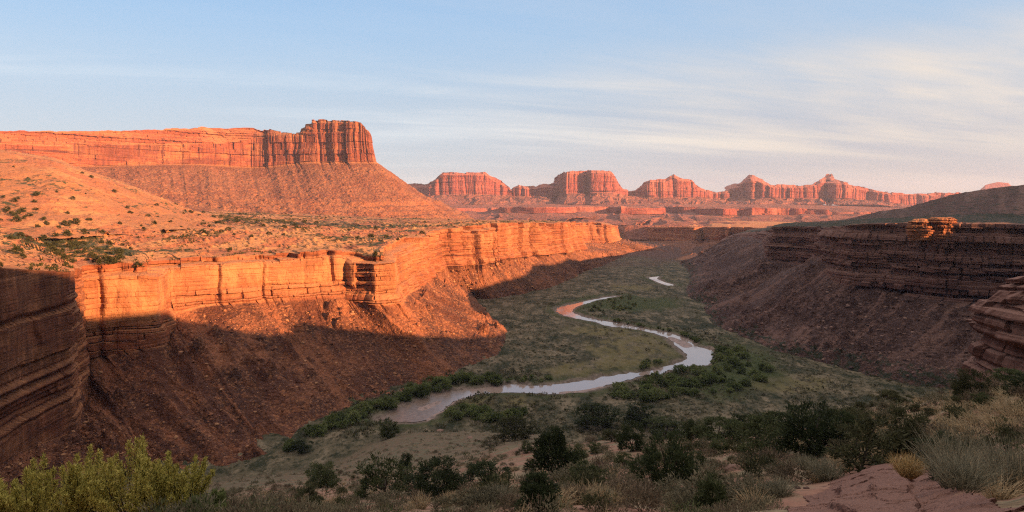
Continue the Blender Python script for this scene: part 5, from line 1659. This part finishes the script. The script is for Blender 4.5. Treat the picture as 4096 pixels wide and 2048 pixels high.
ZONES = [
    ([(306, 438), (330, 424), (360, 411), (400, 396), (430, 386), (462, 381), (500, 380), (500, 384), (462, 386), (436, 392), (408, 402), (378, 413), (345, 427), (315, 438)], 62, (3.2, 5.4), 'leafy green bush in the strip along the left bank under the talus', 'bushes along the left bank'),
    ([(702, 342), (722, 346), (745, 356), (768, 368), (772, 378), (748, 388), (722, 396), (690, 402), (650, 402), (612, 399), (606, 392), (628, 386), (650, 379), (676, 372), (702, 368), (716, 362), (714, 350)], 92, (2.2, 5.4), 'leafy green bush in the big thicket on the outside of the river bend', 'bushes in the thicket by the bend'),
    ([(448, 414), (470, 409), (498, 411), (526, 414), (530, 420), (500, 423), (466, 422), (450, 419)], 24, (3.0, 4.4), 'dark green bush in the clump beside the sandbar', 'bushes in the clump by the sandbar'),
    ([(606, 319), (640, 326), (672, 331), (692, 337), (702, 342), (696, 343), (680, 334), (640, 326.5), (606, 320)], 22, (1.6, 3.0), 'small green bush lining the far bank above the bend', 'bushes lining the far bank'),
    ([(582, 309), (600, 302), (628, 296), (650, 300), (640, 308), (612, 314), (588, 314)], 34, (1.8, 3.4), 'small green bush on the green flat inside the upper bend', 'bushes inside the upper bend'),
    ([(646, 362), (660, 361), (664, 367), (654, 370), (640, 369)], 6, (2.4, 3.6), 'green bush in the little clump on the meadow point', 'bushes on the meadow point'),
    ([(500, 379), (540, 378), (566, 379), (540, 382), (500, 383)], 9, (1.4, 2.4), 'low green bush on the meadow edge above the river', 'bushes on the meadow edge'),
    ([(276, 444), (300, 440), (306, 446), (296, 452), (280, 452)], 5, (2.0, 3.0), 'dark green bush at the lowest corner of the left talus', 'bushes at the talus corner'),
]
wk = 0
for poly, cnt, (h0, h1), lb, gp in ZONES:
    pa = np.array(poly, float)
    got = 0
    pl_ = []
    while got < cnt and len(pl_) < 4000:
        c_ = rg.uniform(pa.min(0), pa.max(0))
        pl_.append(1)
        if not inside(c_[None], poly)[0]:
            continue
        p = on_ground(c_[0], c_[1], 1600)
        if sdist(np.array([p[0]]), np.array([p[1]]), riv)[0] < 2.0:
            continue
        cme, tme = WIL[wk % 4]
        hm = rg.uniform(h0, h1) * 1.2
        plant('riverside_bush', cme, tme, (p[0], p[1], p[2] - 0.15), hm / 4.5, rg.uniform(0, 6.3), lb, 'bush', gp, sx_=rg.uniform(0.8, 1.25))
        wk += 1
        got += 1

# shrubs on the bench and on the hill above it
BSH = []
for k in range(4):
    cr_, tr_ = woody(2.0, 2.8, 18, 26, 0.42, 0.20, 420 + k, ['round', 'flat', 'round', 'flat'][k], 2, 0.02, 0.17, 0.3)
    BSH.append(to_mesh('shrub', cr_, M_BENCHS))


def grid_pts(G_, n, rg, dens, umin=-20, umax=640):
    """points on a landform, evenly spread as the eye sees it, thinned by dens"""
    q = G_.reshape(-1, 3)
    q = q[q[:, 1] > 100]
    uu, vv = proj(q)
    ok = (uu > umin) & (uu < umax)
    q, uu, vv = q[ok], uu[ok], vv[ok]
    w_ = dens(q, uu, vv)
    w_ = w_ / w_.sum()
    k = rg.choice(len(q), n, False, w_)
    return q[k]


def bd(q, u, v):
    belt = np.exp(-((v - (219 + 6 * np.sin(u / 40))) / 7.0) ** 2) * ((u > 60) & (u < 330)) * 3.0
    return (0.25 + belt + 0.9 * sstep(fbm(q[:, 0] / 50, q[:, 1] / 80, 3, 540), 0.0, 0.5)) * (1 - 0.75 * sstep(u, 380, 560))


def visible(p, grids=(BENCH, HILLG)):
    return True


bp = grid_pts(BENCH, 190, rg, bd)
for i, p in enumerate(bp):
    single('bench_shrub', BSH[i % 4], tuple(p - np.array([0, 0, 0.15])), rg.uniform(0.7, 1.9), rg.uniform(0, 6.3), 'dark green shrub dotting the sunlit orange bench', 'shrub', 'shrubs on the sunlit bench', sx_=rg.uniform(0.8, 1.3))
hp_ = grid_pts(HILLG[10:], 70, rg, lambda q, u, v: 0.4 + 2.0 * sstep(fbm(q[:, 0] / 60, q[:, 1] / 60, 3, 541), 0.0, 0.4) + 2.0 * sstep(v, 195, 230), -20, 230)
for i, p in enumerate(hp_):
    single('hill_shrub', BSH[i % 4], tuple(p - np.array([0, 0, 0.15])), rg.uniform(0.8, 1.9), rg.uniform(0, 6.3), 'dark green shrub dotting the smooth orange hill', 'shrub', 'shrubs on the orange hill', sx_=rg.uniform(0.8, 1.3))
big = [(16, 221), (36, 196), (22, 212), (43, 241), (58, 240), (66, 226), (85, 238), (17, 253), (52, 252), (74, 224), (108, 261), (118, 262), (112, 268), (92, 258), (55, 247), (12, 216), (130, 283), (106, 284)]
ball = np.concatenate([BENCH.reshape(-1, 3), HILLG[16:].reshape(-1, 3)])
ub, vb = proj(ball)
for i, (u, v) in enumerate(big):
    k = int(np.argmin((ub - u) ** 2 + (vb - v) ** 2 + ball[:, 1] * 0.002))
    single('bench_shrub', BSH[i % 4], tuple(ball[k] - np.array([0, 0, 0.2])), rg.uniform(1.6, 2.4), rg.uniform(0, 6.3), 'larger olive shrub on the near left end of the bench', 'shrub', 'larger shrubs on the near bench', sx_=1.1)
# dark scrub belt on the far bench, a mass
bp = grid_pts(BENCH, 5200, rg, lambda q, u, v: 0.05 + np.exp(-((v - (219.5 + 2.5 * np.sin(u / 50))) / 5.0) ** 2) * sstep(fbm(q[:, 0] / 70, q[:, 1] / 110, 3, 542), -0.1, 0.25) * ((u > 90) & (u < 330)) * 6 + 0.8 * sstep(fbm(q[:, 0] / 40, q[:, 1] / 60, 3, 543), 0.15, 0.5), -20, 600)
lb3 = [low_bush(550 + k, 14, 1.1, 2.2, 0.8, 0.42) for k in range(4)]
scatter(lb3, bp - np.array([0, 0, 0.1]), rg.uniform(0.5, 1.4, len(bp)), rg, 'bench_scrub', 'dark green scrub belt across the sunlit bench', M_BENCHS, 'ground cover')


# ------------------------------------------------------------------ loose stones
def stone(seed):
    rg_ = np.random.default_rng(seed)
    n = 26
    q = unit(rg_.normal(size=(n, 3))) * np.array([1.0, 0.8, 0.6]) * rg_.uniform(0.75, 1.1, (n, 1))
    import bmesh
    bm = bmesh.new()
    for p in q:
        bm.verts.new(p)
    r = bmesh.ops.convex_hull(bm, input=bm.verts)
    bmesh.ops.delete(bm, geom=[v_ for v_ in bm.verts if not v_.link_faces], context='VERTS')
    bmesh.ops.triangulate(bm, faces=bm.faces)
    bm.verts.index_update()
    V = np.array([v_.co for v_ in bm.verts])
    Fq = np.array([[v_.index for v_ in f.verts] for f in bm.faces])
    bm.free()
    return V, Fq


ST = [stone(560 + k) for k in range(7)]
M_STL, N = new_mat('orange_boulder')
r_ = N.n('ShaderNodeNewGeometry').outputs['Random Per Island']
finish(N, N.ramp(r_, [(0.1, (0.11, 0.042, 0.024)), (0.5, (0.20, 0.080, 0.040)), (0.95, (0.33, 0.165, 0.085))]), 0.9)
M_STR, N = new_mat('brown_boulder')
r_ = N.n('ShaderNodeNewGeometry').outputs['Random Per Island']
finish(N, N.ramp(r_, [(0.1, (0.055, 0.030, 0.024)), (0.5, (0.115, 0.062, 0.047)), (0.95, (0.21, 0.125, 0.095))]), 0.9)
for (G_, K_), k0, k1, mt, lab, nst in [(LEFT_TAL, 3.15, 4.95, M_STL, 'loose boulders strewn over the left talus slope', 3600), (RIGHT_TAL, 4.15, 5.95, M_STR, 'loose boulders strewn over the shaded right talus slope', 2600)]:
    sel = (K_ > k0) & (K_ < k1)
    q = G_[sel]
    uu, vv = proj(q)
    ok = (uu > -20) & (uu < 1050)
    q = q[ok]
    k = rg.choice(len(q), nst, False)
    sz = 0.35 + 0.45 * rg.random(nst) + 1.6 * rg.random(nst) ** 9
    sz = sz * np.clip(q[k][:, 1] / 480, 0.7, 2.0)
    scatter(ST, q[k], sz, rg, 'talus_boulders', lab, mt, 'boulders')
pts = np.array([on_ground(rg.uniform(240, 1030), rg.uniform(455, 511)) for _ in range(420)])
pts = pts[sdist(pts[:, 0], pts[:, 1], sp) > 0.3]
scatter(ST, pts, 0.05 + 0.16 * rg.random(len(pts)) ** 2.5, rg, 'loose_stones', 'small reddish stones scattered over the near slope', M_STR, 'stones')
for u, v, sz, lb in [(440, 431, 1.5, 'pale flat boulder beside the round green bush'), (470, 438, 1.2, 'pinkish boulder on the slope above the sandbar clump'), (520, 452, 0.9, 'low pink boulder left of the tall conical juniper'),
                     (345, 502, 0.6, 'pale boulder near the bottom left of the slope'), (605, 470, 0.7, 'reddish boulder on bare soil in the centre'), (735, 470, 0.6, 'reddish boulder below the loose juniper')]:
    p = on_ground(u, v)
    me = to_mesh('boulder', ST[int(u) % 7], M_STR)
    o = single('boulder', me, tuple(p), sz, u, lb, 'boulder', sx_=1.5)
print('script objects', len(bpy.data.objects))
